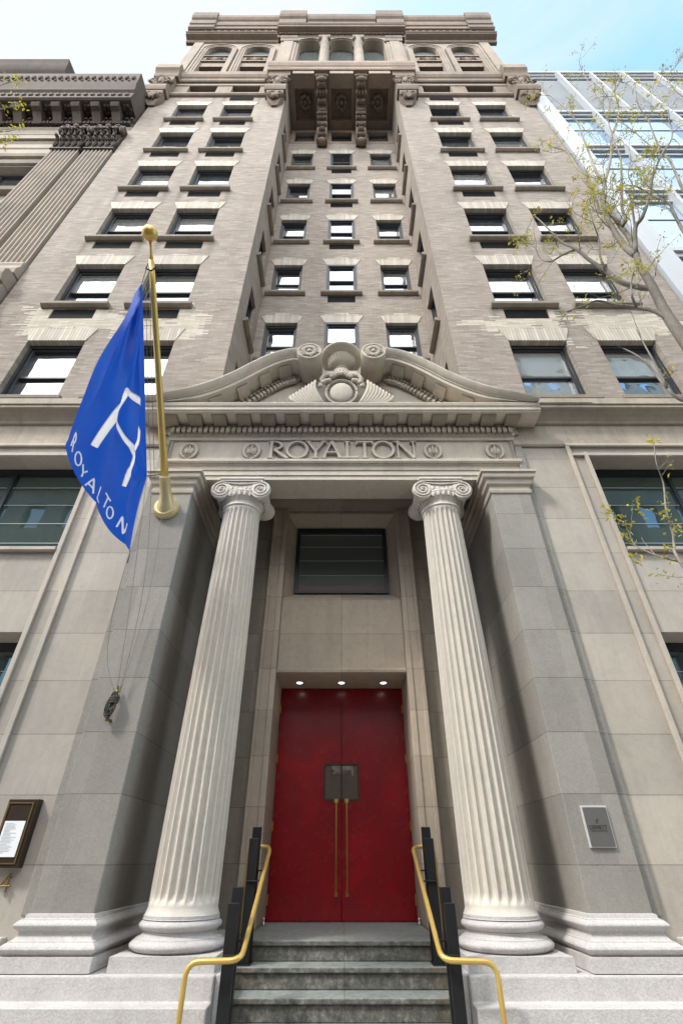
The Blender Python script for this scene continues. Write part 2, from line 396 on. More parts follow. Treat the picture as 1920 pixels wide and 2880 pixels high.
# ------------------------------------------------------------------ ground
road = MB(); road.box(-400, 400, -400, 400, -1.95, -1.82); struct('road', road, M['asphalt'])
sw = MB(); sw.box(-120, 120, 1.9, 30, -1.815, -1.68); sw.box(-120, 120, 1.75, 1.897, -1.815, -1.682); struct('sidewalk', sw, M['pave'])
sw2 = MB(); sw2.box(-120, 120, -12.5, -9, -1.815, -1.68); struct('sidewalk', sw2, M['pave'])

# ------------------------------------------------------------------ the hotel
HB = thing('hotel_building', (0, BLD_Y, -1.68), 'tall brown brick hotel with a columned stone portico, curved broken pediment and red doors', 'building')
SG = (-1, 1)

def wall(mb, u0, u1, z0, z1, ops, P, depth):
    us = sorted({u0, u1, *[v for o in ops for v in o[:2]]}); zs = sorted({z0, z1, *[v for o in ops for v in o[2:4]]})
    us = [v for v in us if u0 <= v <= u1]; zs = [v for v in zs if z0 <= v <= z1]
    for a, b in zip(us, us[1:]):
        for c, d in zip(zs, zs[1:]):
            mu, mz = (a + b) / 2, (c + d) / 2
            if any(o[0] < mu < o[1] and o[2] < mz < o[3] for o in ops): continue
            mb.poly([P(a, c, 0), P(b, c, 0), P(b, d, 0), P(a, d, 0)])
    for o in ops:
        a, b, c, d = o[:4]; dp = o[4] if len(o) > 4 else depth
        for q in (((a,c),(a,d)), ((b,c),(b,d)), ((a,c),(b,c)), ((a,d),(b,d))):
            (p0, p1) = q
            mb.poly([P(*p0, 0), P(*p1, 0), P(*p1, dp), P(*p0, dp)])

def arch_wall(mb, x0, x1, z0, z1, cx, hw, zb, zs, y, depth, rise=1.0, n=14):
    """wall panel with an arched opening; rise<1 flattens the arch"""
    arc = [(cx + hw*math.cos(math.pi*k/n), zs + hw*rise*math.sin(math.pi*k/n)) for k in range(n + 1)]
    mb.poly([(x0,y,z0),(cx-hw,y,z0),(cx-hw,y,zs),(x0,y,zs)]); mb.poly([(cx+hw,y,z0),(x1,y,z0),(x1,y,zs),(cx+hw,y,zs)])
    if zb > z0: mb.poly([(cx-hw,y,z0),(cx+hw,y,z0),(cx+hw,y,zb),(cx-hw,y,zb)])
    top = [(x1 + (x0 - x1) * k / n, z1) for k in range(n + 1)]
    mb.poly([(x1,y,zs),(x1,y,z1),(cx+hw,y,zs)]); mb.poly([(x0,y,zs),(cx-hw,y,zs),(x0,y,z1)])
    for k in range(n):
        a, b = arc[k], arc[k+1]; c, d = top[k], top[k+1]
        mb.poly([(a[0],y,a[1]),(c[0],y,c[1]),(d[0],y,d[1]),(b[0],y,b[1])])
        mb.poly([(a[0],y,a[1]),(b[0],y,b[1]),(b[0],y+depth,b[1]),(a[0],y+depth,a[1])])
    for sx in (-1, 1):
        mb.poly([(cx+sx*hw,y,zb),(cx+sx*hw,y,zs),(cx+sx*hw,y+depth,zs),(cx+sx*hw,y+depth,zb)])
    mb.poly([(cx-hw,y,zb),(cx+hw,y,zb),(cx+hw,y+depth,zb),(cx-hw,y+depth,zb)])

def carve(mb, cx, y, cz, w, h, seed=0, proj=0.06, n=16, big=True):
    """symmetrical carved foliage: leaf lobes and scrolls standing off a face at depth y (towards the street)"""
    r = random.Random(seed)
    if big:
        mb.ell((cx, y, cz + h*.05), (w*.17, proj*1.3, h*.24), 10, 6)
    for i in range(n):
        t = (i + 0.5) / n; a = t * math.pi * 0.95 + 0.08
        rr = 0.30 + 0.16 * r.random()
        dx, dz = math.sin(a) * rr * w, math.cos(a) * rr * h
        s = 0.07 + 0.06 * r.random()
        R = Matrix.Rotation(-a + r.uniform(-.5, .5), 3, 'Y')
        for sx in SG:
            Rs = R if sx > 0 else Matrix.Rotation(a + .2, 3, 'Y')
            mb.ell((cx + sx*dx, y - proj*.1, cz + dz), (s*w*.7, proj*(.6 + .7*r.random()), s*h*1.7), 8, 5, Rs)
    for sx in SG:
        pts = []
        for k in range(15):
            a = k * 0.62; rad = (0.16 - 0.0095*k)
            pts.append((cx + sx*(w*.30 + rad*w*math.cos(a)), y - proj*.9, cz - h*.18 + rad*h*math.sin(a)))
        mb.tube(pts, min(w, h)*.035, 6)

def spiral(mb, cx, y, cz, R, sx=1, turns=2.4, th=0.12, proj=0.02, flip=1):
    pts = []; rad = []
    N = int(turns * 16)
    for k in range(N + 1):
        a = math.pi/2 + sx*flip*2*math.pi*k/16
        r = R * (1 - 0.9*k/N)
        pts.append((cx + r*math.cos(a), y, cz + r*math.sin(a))); rad.append(max(R*th*(1 - .6*k/N), .004))
    mb.tube(pts, rad, 6)
    mb.ell((cx, y, cz), (R*.16, proj, R*.16), 8, 5)

# ---- brick tower
COLS = (-6.5, -4.47, 4.47, 6.5)
SF = [7.64 + 3.43*k for k in range(6)]
SR = [7.90 + 3.41*k for k in range(6)]
XR, XO, YT, YR = 2.53, 8.40, 6.60, 8.37
bw = MB()
for sg in SG:
    ops = []
    for cx in COLS:
        if cx * sg < 0: continue
        for k, s in enumerate(SF):
            ops.append((cx-.66, cx+.66, s, s+1.97, .34))
            if k and cx < 6: ops.append((cx-.53, cx+.53, s-.57, s-.168, .05))
    x0, x1 = (XR, XO) if sg > 0 else (-XO, -XR)
    wall(bw, x0, x1, 6.5, 28.0, ops, lambda u, z, t: (u, YT+t, z), .34)
    rops = [(7.25, 7.95, s+.05, s+1.85, .3) for s in SR]
    wall(bw, YT, YR, 6.5, 29.95, rops, lambda u, z, t, sg=sg: (sg*(XR+t), u, z), .3)
rops = []
for k, s in enumerate(SR):
    rops.append((-.5, .5, s, s+1.78, .16))
    if k: rops.append((-.44, .44, s-.53, s-.166, .05))
    for sg in SG: rops.append((sg*1.805-.485, sg*1.805+.485, s, s+1.76, .3))
wall(bw, -XR, XR, 6.5, 28.0, rops, lambda u, z, t: (u, YR+t, z), .3)
for sg in SG:
    bw.poly([(sg*XO, YT, 6.5), (sg*XO, 28, 6.5), (sg*XO, 28, 38), (sg*XO, YT, 38)])
bw.poly([(-XO, 28, -1.6), (XO, 28, -1.6), (XO, 28, 38), (-XO, 28, 38)])
bw.build('brick_wall', M['brick'], HB)
rf = MB(); rf.box(-XO, XO, 6.75, 28, 39.9, 40.1); rf.build('roof', M['terra'], HB)

# ---- windows of the tower
def win_proto(name, w, h, r, sill=True, lintel=True, rail=True, lh=.46, step=False):
    """prototype: x across, y into the wall, z up from the sill; the thing is its frame"""
    f = MB(False); hw = w/2
    y0, y1 = r-.17, r+.02
    f.box(-hw+.002, -hw+.06, y0, y1, .002, h-.002); f.box(hw-.06, hw-.002, y0, y1, .002, h-.002)
    f.box(-hw+.06, hw-.06, y0+.003, y1, h-.10, h-.003); f.box(-hw+.06, hw-.06, y0+.003, y1, .003, .06)
    a = hw - .06
    f.box(-a, -a+.05, r-.12, r-.02, .06, h-.10); f.box(a-.05, a, r-.12, r-.02, .06, h-.10)
    f.box(-a+.05, a-.05, r-.12, r-.02, h-.15, h-.10)
    if rail: f.box(-a+.05, a-.05, r-.10, r+.0, h*.47-.03, h*.47+.03)
    f.box(-a+.05, a-.05, r-.08, r-.0, .06, .11)
    fo = f.build(name, M['frame'], None)
    def sub(n, mb, mat, **k):
        o = mb.build(n, mat, None, **k); o.parent = fo; return o
    zm = h*.47
    p1 = MB(False); p1.poly([(-a+.05, r-.07, zm+.03 if rail else .11), (a-.05, r-.07, zm+.03 if rail else .11), (a-.05, r-.07, h-.15), (-a+.05, r-.07, h-.15)])
    sub('pane', p1, M['glass'])
    if rail:
        p2 = MB(False); p2.poly([(-a+.05, r-.03, .11), (a-.05, r-.03, .11), (a-.05, r-.03, zm-.03), (-a+.05, r-.03, zm-.03)])
        sub('pane', p2, M['glass'])
    if sill:
        s = MB(False); e = hw + .16
        s.prism_x([(r-.17, .004), (-.10, -.012), (-.13, -.016), (-.13, -.11), (-.10, -.135), (-.05, -.165), (.05, -.165), (.05, -.02), (r-.17, -.02)], -e, e)
        sub('sill', s, M['sill'], bevel=.008)
    if lintel:
        l = MB(False); e = .16
        l.prism_y([(-hw+.0, h-.004), (hw, h-.004), (hw+e, h+lh), (-hw-e, h+lh)], -.016, .01)
        if r > .2: l.box(-hw+.003, hw-.003, .012, r-.175, h-.012, h+.03)
        if step:
            l.box(-hw-.03, hw+.03, -.02, .01, h+lh, h+lh+.05); l.box(-.22, .22, -.022, .01, h+lh+.052, h+lh+.13)
        else:
            l.box(-.24, .24, -.02, .01, h+lh, h+lh+.07)
        sub('lintel', l, M['soldier'])
    return fo
protoF = win_proto('window', 1.32, 1.97, .30)
protoS = win_proto('window', .97, 1.76, .27, step=True, lh=.36)
protoC = win_proto('window', 1.0, 1.78, .15, step=True, lh=.36)
protoR = win_proto('window', .70, 1.80, .27, lintel=False)
protoB = win_proto('window', 1.32, 1.38, .36, sill=False, lintel=False, rail=False)
for p in (protoF, protoS, protoC, protoR, protoB):
    p['_used'] = False
def place(proto, x, y, h, rz=0.0):
    loc = Vector((x, y, h + ZC)) - Vector(HB.location)
    if not proto['_used']:
        proto['_used'] = True; o = proto; o.parent = HB; o.location = loc; o.rotation_euler = (0, 0, rz)
    else: o = copy_tree(proto, HB, loc, rz)
    for ch in o.children:
        if ch.name.startswith('pane'):
            ch.rotation_euler = (math.radians(random.uniform(-.5, .5)), 0, math.radians(random.uniform(-.25, .25)))
    return o
ven = MB(False)
ven.box(-.525, .525, .030, .048, 0, .395)
for k in range(9): ven.box(-.52, .52, .018, .0295, .03 + k*.04, .040 + k*.04)
vproto = None
def place_vent(x, y, h, sx=1.0):
    global vproto
    loc = Vector((x, y, h + ZC)) - Vector(HB.location)
    if vproto is None:
        vproto = ven.build('vent_grille', M['vent'], HB, loc=loc)
    else:
        c = vproto.copy(); C.objects.link(c); c.parent = HB; c.location = loc
        c.scale = (sx, 1, 1)
for cx in COLS:
    for k, s in enumerate(SF):
        place(protoF, cx, YT, s)
        if k and cx < 6: place_vent(cx, YT, s-.555)
for k, s in enumerate(SR):
    place(protoC, 0, YR, s)
    if k: place_vent(0, YR, s-.52, .84)
    for sg in SG:
        place(protoS, sg*1.805, YR, s)
        place(protoR, sg*XR, 7.6, s+.05, rz=math.radians(90 if sg < 0 else -90))
# ---- stone storey over the brick (band, low windows, second cornice)
for sg in SG:
    um = MB(); ul = MB()
    x0, x1 = (XR, XO) if sg > 0 else (-XO, -XR)
    ops = [(cx-.66, cx+.66, 28.25, 29.63, .4) for cx in COLS if cx*sg > 0]
    wall(um, x0, x1, 28.0, 30.0, ops, lambda u, z, t: (u, YT+t, z), .4)
    um.prism_x([(YT, 27.9), (6.52, 27.93), (6.47, 28.0), (6.47, 28.16), (6.52, 28.2), (YT, 28.22)], x0, x1)
    ul.box(x0, x1, 6.57, 6.598, 29.66, 29.94)
    um.prism_x([(YT, 29.96), (6.5, 29.98), (6.46, 30.06), (6.46, 30.3), (6.41, 30.36), (6.36, 30.5), (6.35, 30.52), (6.35, 31.02), (6.42, 31.1), (YT, 31.2)], x0, x1)
    um.build('belt_course', M['terra_m'], HB, bevel=.01)
    ul.build('belt_moulding', M['terra_l'], HB)
for cx in COLS: place(protoB, cx, YT, 28.25)
for cx in (-4.47, 4.47): place_vent(cx, YT - .055, 27.47)

# ---- carved brackets at the recess corners and at the building's corners
def corner_bracket(cx, w, seed):
    b = MB(); h = w/2
    b.box(cx-h, cx+h, 6.30, 6.62, 28.15, 29.94)
    b.prism_x([(6.62, 27.5), (6.22, 27.55), (6.14, 27.75), (6.14, 27.98), (6.22, 28.14), (6.62, 28.14)], cx-h-.07, cx+h+.07)
    b.loft([[(cx-h*.95, 6.24, 27.49), (cx+h*.95, 6.24, 27.49), (cx+h*.95, 6.62, 27.49), (cx-h*.95, 6.62, 27.49)],
            [(cx-h*.85, 6.34, 27.0), (cx+h*.85, 6.34, 27.0), (cx+h*.85, 6.62, 27.0), (cx-h*.85, 6.62, 27.0)],
            [(cx-h*.3, 6.52, 26.5), (cx+h*.3, 6.52, 26.5), (cx+h*.3, 6.62, 26.5), (cx-h*.3, 6.62, 26.5)]])
    carve(b, cx, 6.28, 29.0, w*1.0, 1.6, seed, .09, 12)
    carve(b, cx, 6.34, 27.15, w*.85, .8, seed+1, .09, 8, False)
    b.prism_x([(6.62, 29.96), (6.3, 29.98), (6.26, 30.1), (6.26, 30.35), (6.2, 30.45), (6.14, 30.6), (6.12, 30.62), (6.12, 31.2), (6.18, 31.32), (6.62, 31.4)], cx-h-.12, cx+h+.12)
    return b
for i, (cx, w) in enumerate(((-8.28, .9), (-2.93, .8), (2.93, .8), (8.28, .9))):
    corner_bracket(cx, w, 11 + i).build('carved_bracket', M['terra_m'], HB, smooth=True, angle=40)

# ---- balcony slab over the recess with consoles and rosettes
bs = MB()
def coffered(mb, z, zt):
    xs = [-XR, -1.95, -1.42, -.46, .46, 1.42, 1.95, XR]
    cof = [(-2.25, -1.32), (-.50, .50), (1.32, 2.25)]
    ops = [(a, b, 6.75, 8.0, .45) for a, b in cof]
    wall(mb, -XR, XR, 6.25, YR, ops, lambda u, v, t: (u, v, z + t), .45)
    for a, b in cof: mb.poly([(a, 6.75, z+.45), (b, 6.75, z+.45), (b, 8.0, z+.45), (a, 8.0, z+.45)])
coffered(bs, 29.95, 30.4)
bs.poly([(-XR, YR, 28.0), (XR, YR, 28.0), (XR, YR, 28.1), (-XR, YR, 28.1)])
wall(bs, -XR, XR, 28.1, 29.95, [(-.5, .5, 28.3, 29.6, .3), (-2.29, -1.32, 28.3, 29.6, .3), (1.32, 2.29, 28.3, 29.6, .3)], lambda u, z, t: (u, YR - .01 + t, z), .3)
bs.prism_x([(6.5, 30.42), (6.16, 30.42), (6.13, 30.5), (6.13, 30.72), (6.08, 30.8), (6.02, 31.0), (6.02, 31.3), (6.1, 31.4), (6.6, 31.45)], -3.52, 3.52)
BAL = bs.build('balcony', M['soffit'], HB)
fr = MB()
for a, b in ((-2.3, -1.3), (-.55, .55), (1.3, 2.3)): fr.box(a, b, 6.2, 6.248, 29.96, 30.36)
fo = fr.build('fascia', M['terra_l'], None); fo.parent = BAL
CP = [(6.28, 29.96), (6.28, 29.62), (6.34, 29.5), (6.5, 29.4), (6.8, 29.36), (7.1, 29.28), (7.4, 29.1), (7.62, 28.85), (7.78, 28.5), (7.88, 28.2), (8.0, 27.9), (8.12, 27.6), (8.25, 27.5), (8.36, 27.55), (8.36, 29.96)]
for cx in (-.93, .93):
    c = MB(); c.prism_x(CP, cx-.24, cx+.24)
    c.box(cx-.31, cx+.31, 6.24, 8.3, 29.86, 29.945)
    for k in range(1, 12):                           # acanthus ribs down the face of the bracket
        y, z = CP[k]; s = .8 + .3*math.sin(k*1.9)
        for j in (-1.4, -.5, .5, 1.4):
            c.ell((cx + j*.13*s, y - .02, z - .03), (.075, .14, .09), 8, 5)
    c.ell((cx, 6.3, 29.45), (.26, .12, .13), 10, 6); c.ell((cx, 7.45, 29.02), (.27, .1, .1), 10, 6); c.ell((cx, 8.15, 27.55), (.22, .2, .16), 10, 6)
    o = c.build('console', M['terra_m'], None, smooth=True, angle=40); o.parent = BAL
for cx in (-1.785, 0, 1.785):
    r = MB()
    for k in range(8):
        a = 2*math.pi*k/8
        r.ell((cx + .22*math.cos(a), 7.35 + .26*math.sin(a), 30.28), (.11, .12, .09), 8, 5)
    r.ell((cx, 7.35, 30.24), (.11, .12, .13), 10, 6)
    o = r.build('rosette', M['terra_l'], None, smooth=True); o.parent = BAL
def simple_pane(x0, x1, z0, z1, y, bars=True, mat='glass'):
    f = MB(); t = .06
    f.box(x0, x0+t, y-.05, y+.05, z0, z1); f.box(x1-t, x1, y-.05, y+.05, z0, z1)
    f.box(x0+t, x1-t, y-.05, y+.05, z1-t, z1); f.box(x0+t, x1-t, y-.05, y+.05, z0, z0+t)
    fo = f.build('window', M['frame'], HB)
    g = MB(); g.poly([(x0+t, y, z0+t), (x1-t, y, z0+t), (x1-t, y, z1-t), (x0+t, y, z1-t)])
    o = g.build('pane', M[mat], None); o.parent = fo
    return fo
for a, b in ((-.49, .49), (-2.28, -1.33), (1.33, 2.28)): simple_pane(a, b, 28.31, 29.59, YR + .22)

# ---- arcaded top storey
ta = MB()
archc = [(-6.72, -7.90, -5.66), (-4.60, -5.66, -3.42), (4.60, 3.42, 5.66), (6.72, 5.66, 7.90)]
for cx, a, b in archc:
    arch_wall(ta, a, b, 31.1, 38.1, cx, .66, 31.3, 36.35, YT, .4)
for sg in SG:
    a, b = sorted((sg*7.90, sg*8.40)); ta.box(a, b, YT-.06, YT+.5, 31.1, 38.1)
    a, b = sorted((sg*2.55, sg*3.42)); ta.box(a, b, 6.46, 7.0, 31.1, 38.1)
    a, b = sorted((sg*2.72, sg*3.25)); ta.box(a, b, 6.40, 6.458, 31.5, 37.6)
    a, b = sorted((sg*2.50, sg*3.46)); ta.prism_x([(6.6, 37.7), (6.4, 37.72), (6.36, 37.85), (6.36, 37.95), (6.28, 38.05), (6.28, 38.2), (6.6, 38.2)], a, b)
def archband(mb, cx, r0, r1, zb, zs, y0, y1, n=18):
    pts = [(cx + r1, zb)] + [(cx + r1*math.cos(math.pi*k/n), zs + r1*math.sin(math.pi*k/n)) for k in range(n+1)] + [(cx - r1, zb)]
    pin = [(cx + r0, zb)] + [(cx + r0*math.cos(math.pi*k/n), zs + r0*math.sin(math.pi*k/n)) for k in range(n+1)] + [(cx - r0, zb)]
    rings = [[(o[0], y0, o[1]), (o[0], y1, o[1]), (i[0], y1, i[1]), (i[0], y0, i[1])] for o, i in zip(pts, pin)]
    mb.loft(rings)
for cx, a, b in archc:
    archband(ta, cx, .68, .78, 31.2, 36.35, 6.53, 6.598); archband(ta, cx, .78, .90, 31.2, 36.35, 6.50, 6.598); archband(ta, cx, .90, .99, 31.2, 36.35, 6.46, 6.598)
# loggia: three flattened arches on two columns
for cx, a, b in ((-1.80, -2.56, -.95), (0, -.95, .95), (1.80, .95, 2.56)):
    hw = .63 if cx else .70
    arch_wall(ta, a, b, 31.4, 39.2, cx, hw, 31.5, 37.95, 6.52, .55, .9)
    archband(ta, cx, hw+.01, hw+.09, 37.9, 37.95, 6.44, 6.518)
ta.build('arcade_wall', M['terra_l'], HB)
for cx, a, b in archc:                              # windows in the arches: low light, carved panel, round-headed light
    simple_pane(cx-.655, cx+.655, 31.32, 33.30, YT + .26, mat='vent')
    p = MB(); p.box(cx-.655, cx+.655, 6.63, 6.95, 33.30, 34.05); p.box(cx-.665, cx+.665, 6.55, 6.72, 34.04, 34.2)
    p.box(cx-.655, cx+.655, 6.60, 6.66, 34.2, 35.0); p.box(cx-.665, cx+.665, 6.54, 6.72, 35.0, 35.14)
    for k in range(5): p.ell((cx - .5 + k*.25, 6.6, 34.6), (.09, .06, .26), 8, 6)
    carve(p, cx, 6.60, 34.6, .9, .6, 31, .06, 6)
    p.build('carved_panel', M['terra_m'], HB, smooth=True, angle=40)
    f = MB(); y = YT + .14; n = 14
    arc = [(cx + .65*math.cos(math.pi*k/n), 36.35 + .65*math.sin(math.pi*k/n)) for k in range(n+1)]
    f.prism_y([(cx+.65, 35.2)] + arc + [(cx-.65, 35.2)], y, y+.06)
    fo = f.build('window', M['frame'], HB)
    g = MB(); arc2 = [(cx + .57*math.cos(math.pi*k/n), 36.35 + .57*math.sin(math.pi*k/n)) for k in range(n+1)]
    g.poly([(x, y-.006, z) for x, z in [(cx+.57, 35.3)] + arc2 + [(cx-.57, 35.3)]])
    o = g.build('pane', M['frame'], None); o.parent = fo
for cx in (-1.80, 0, 1.80):
    hw = .63 if cx else .70; n = 14; y = 7.02
    f = MB(); f.prism_y([(cx+hw-.005, 31.55)] + [(cx + (hw-.005)*math.cos(math.pi*k/n), 37.95 + (hw-.005)*.9*math.sin(math.pi*k/n)) for k in range(n+1)] + [(cx-hw+.005, 31.55)], y, y+.04)
    fo = f.build('window', M['frame'], HB)
    g = MB(); g.poly([(x, y-.006, z) for x, z in [(cx+hw-.07, 31.6)] + [(cx + (hw-.07)*math.cos(math.pi*k/n), 37.95 + (hw-.07)*.9*math.sin(math.pi*k/n)) for k in range(n+1)] + [(cx-hw+.07, 31.6)]])
    o = g.build('pane', M['glass_p'], None); o.parent = fo
for cx in (-.95, .95):
    c = MB()
    c.lathe([(.34, 31.45), (.34, 31.7), (.27, 31.85), (.25, 32.0), (.245, 35), (.215, 37.1), (.235, 37.16), (.24, 37.25), (.22, 37.3), (.30, 37.6), (.33, 37.75), (.22, 37.76)], cx, 6.5, 20)
    c.box(cx-.33, cx+.33, 6.2, 6.8, 37.76, 37.93)
    for sx in SG: c.ell((cx + sx*.24, 6.3, 37.6), (.12, .14, .12), 10, 6)
    c.build('loggia_column', M['terra_l'], HB, smooth=True, angle=40)

# ---- crowning cornice and parapet
tc = MB()
for sg in SG:
    x0, x1 = sorted((sg*3.70, sg*8.95))
    tc.prism_x([(6.7, 38.1), (6.55, 38.1), (6.50, 38.2), (6.50, 38.38), (6.34, 38.45), (6.24, 38.5), (6.24, 38.6), (6.18, 38.66), (6.18, 38.78), (6.7, 38.85)], x0, x1)
    x0, x1 = sorted((sg*3.70, sg*8.55)); tc.box(x0, x1, 6.62, 6.9, 38.85, 40.3)
    x0, x1 = sorted((sg*3.74, sg*9.08))
    tc.prism_x([(6.9, 40.08), (6.5, 40.1), (6.36, 40.2), (6.30, 40.22), (6.30, 40.75), (6.24, 40.8), (6.22, 41.2), (6.22, 41.6), (6.14, 41.7), (6.14, 41.78), (6.08, 41.95), (6.06, 42.4), (6.9, 42.5)], x0, x1)
    x0, x1 = sorted((sg*7.6, sg*9.14))
    tc.prism_x([(6.9, 40.06), (6.32, 40.08), (6.22, 40.18), (6.22, 40.75), (6.16, 40.8), (6.14, 41.6), (6.06, 41.7), (6.0, 41.95), (5.98, 42.75), (6.9, 42.8)], x0, x1)
    for k in range(11):
        tc.lathe([(.10, 38.85), (.10, 38.95), (.06, 39.05), (.11, 39.3), (.06, 39.75), (.10, 39.9), (.10, 40.1)], sg*(4.1 + k*.4), 6.45, 8)
tc.prism_x([(6.7, 39.15), (6.5, 39.16), (6.46, 39.3), (6.46, 39.5), (6.3, 39.55), (6.12, 39.62), (6.10, 39.7), (6.10, 39.9), (6.05, 39.95), (6.05, 40.1), (6.7, 40.15)], -3.75, 3.75)
for k in range(47): tc.box(-3.6 + k*.1565 - .05, -3.6 + k*.1565 + .05, 6.36, 6.47, 39.32, 39.48)
tc.box(-3.7, 3.7, 6.4, 6.9, 40.1, 40.9)
tc.prism_x([(6.9, 40.9), (6.3, 40.92), (6.22, 41.0), (6.2, 41.5), (6.1, 41.62), (6.04, 41.9), (6.02, 42.5), (6.9, 42.6)], -2.1, 2.1)
for sg in SG:
    x0, x1 = sorted((sg*2.14, sg*3.78))
    tc.prism_x([(6.9, 40.5), (6.25, 40.52), (6.12, 40.7), (6.1, 41.6), (6.0, 41.75), (5.94, 42.0), (5.92, 42.95), (6.9, 43.0)], x0, x1)
tc.build('crowning_cornice', M['terra'], HB, bevel=.012)

# ---- stone wings at street level
for sg in SG:
    sw_ = MB()
    x0, x1 = sorted((sg*2.95, sg*XO))
    a, b = sorted((sg*4.22, sg*7.35))
    wall(sw_, x0, x1, -1.68, 6.4, [(a, b, 3.74, 5.66, .52), (a, b, .55, 2.46, .52)], lambda u, z, t: (u, 6.13+t, z), .52)
    sw_.build('stone_wall', M['lime_j'], HB)
for sg in SG:                                        # raised window architraves
    for a, b in ((3.88, 3.945), (4.15, 4.215)):
        t = MB()
        x0, x1 = sorted((sg*a, sg*b)); t.box(x0, x1, 6.075, 6.128, -1.5, 5.68 if b > 4 else 5.82)
        if b < 4: x0, x1 = sorted((sg*3.88, sg*7.60)); t.box(x0, x1, 6.07, 6.128, 5.819, 5.88)
        else: x0, x1 = sorted((sg*3.947, sg*7.53)); t.box(x0, x1, 6.08, 6.128, 5.60, 5.655)
        t.build('window_architrave', M['lime'], HB, bevel=.006)
    t = MB(); x0, x1 = sorted((sg*4.22, sg*7.35)); t.box(x0, x1, 6.05, 6.16, 3.70, 3.755); t.build('window_sill', M['lime'], HB, bevel=.006)
    x0, x1 = sorted((sg*4.23, sg*7.34))
    for z0, z1 in ((3.755, 5.655), (.56, 2.455)):
        f = MB(); y = 6.58; tk = .07
        f.box(x0, x0+tk, y-.06, y+.05, z0, z1); f.box(x1-tk, x1, y-.06, y+.05, z0, z1)
        f.box(x0+tk, x1-tk, y-.06, y+.05, z1-.09, z1); f.box(x0+tk, x1-tk, y-.06, y+.05, z0, z0+.05)
        f.box((x0+x1)/2-.03, (x0+x1)/2+.03, y-.05, y+.05, z0+.05, z1-.09)
        fo = f.build('window', M['frame'], HB)
        for q0, q1 in ((x0+tk, (x0+x1)/2-.03), ((x0+x1)/2+.03, x1-tk)):
            g = MB(); g.poly([(q0, y, z0+.05), (q1, y, z0+.05), (q1, y, z1-.09), (q0, y, z1-.09)])
            o = g.build('pane', M['glass_s'], None); o.parent = fo
        bl = MB()
        for k in range(1, 5): bl.box(x0+tk, x1-tk, y-.012, y-.004, z0 + k*(z1-z0)/5 - .006, z0 + k*(z1-z0)/5 + .004)
        o = bl.build('shade_rail', M['grey_al'], None); o.parent = fo
        if z0 > 3:
            rd = MB(); rd.box(x0+tk, x1-tk, y-.012, y-.003, z0+.05, z0+.19); o = rd.build('red_sill_board', M['red_edge'], None); o.parent = fo

# wing cornices
for sg in SG:
    x0, x1 = sorted((sg*3.0, sg*(XO+.02))); c = MB()
    c.prism_x([(6.2, 5.82), (6.10, 5.82), (6.08, 5.86), (6.08, 5.95), (6.115, 5.97), (6.115, 6.34), (6.07, 6.36), (6.05, 6.40), (6.0, 6.46), (5.93, 6.52), (5.88, 6.55), (5.865, 6.57), (5.865, 6.62), (5.84, 6.63), (5.84, 6.76), (5.87, 6.80), (6.2, 6.83), (6.7, 6.84), (6.7, 5.82)], x0, x1)
    c.box(*sorted((sg*3.55, sg*4.5)), 5.828, 5.838, 6.645, 6.66)
    for k in range(4): c.box(sg*(4.0 + k*1.15) - .005, sg*(4.0 + k*1.15) + .005, 6.112, 6.118, 5.98, 6.33)
    c.build('street_cornice', M['corn'], HB, bevel=.006)

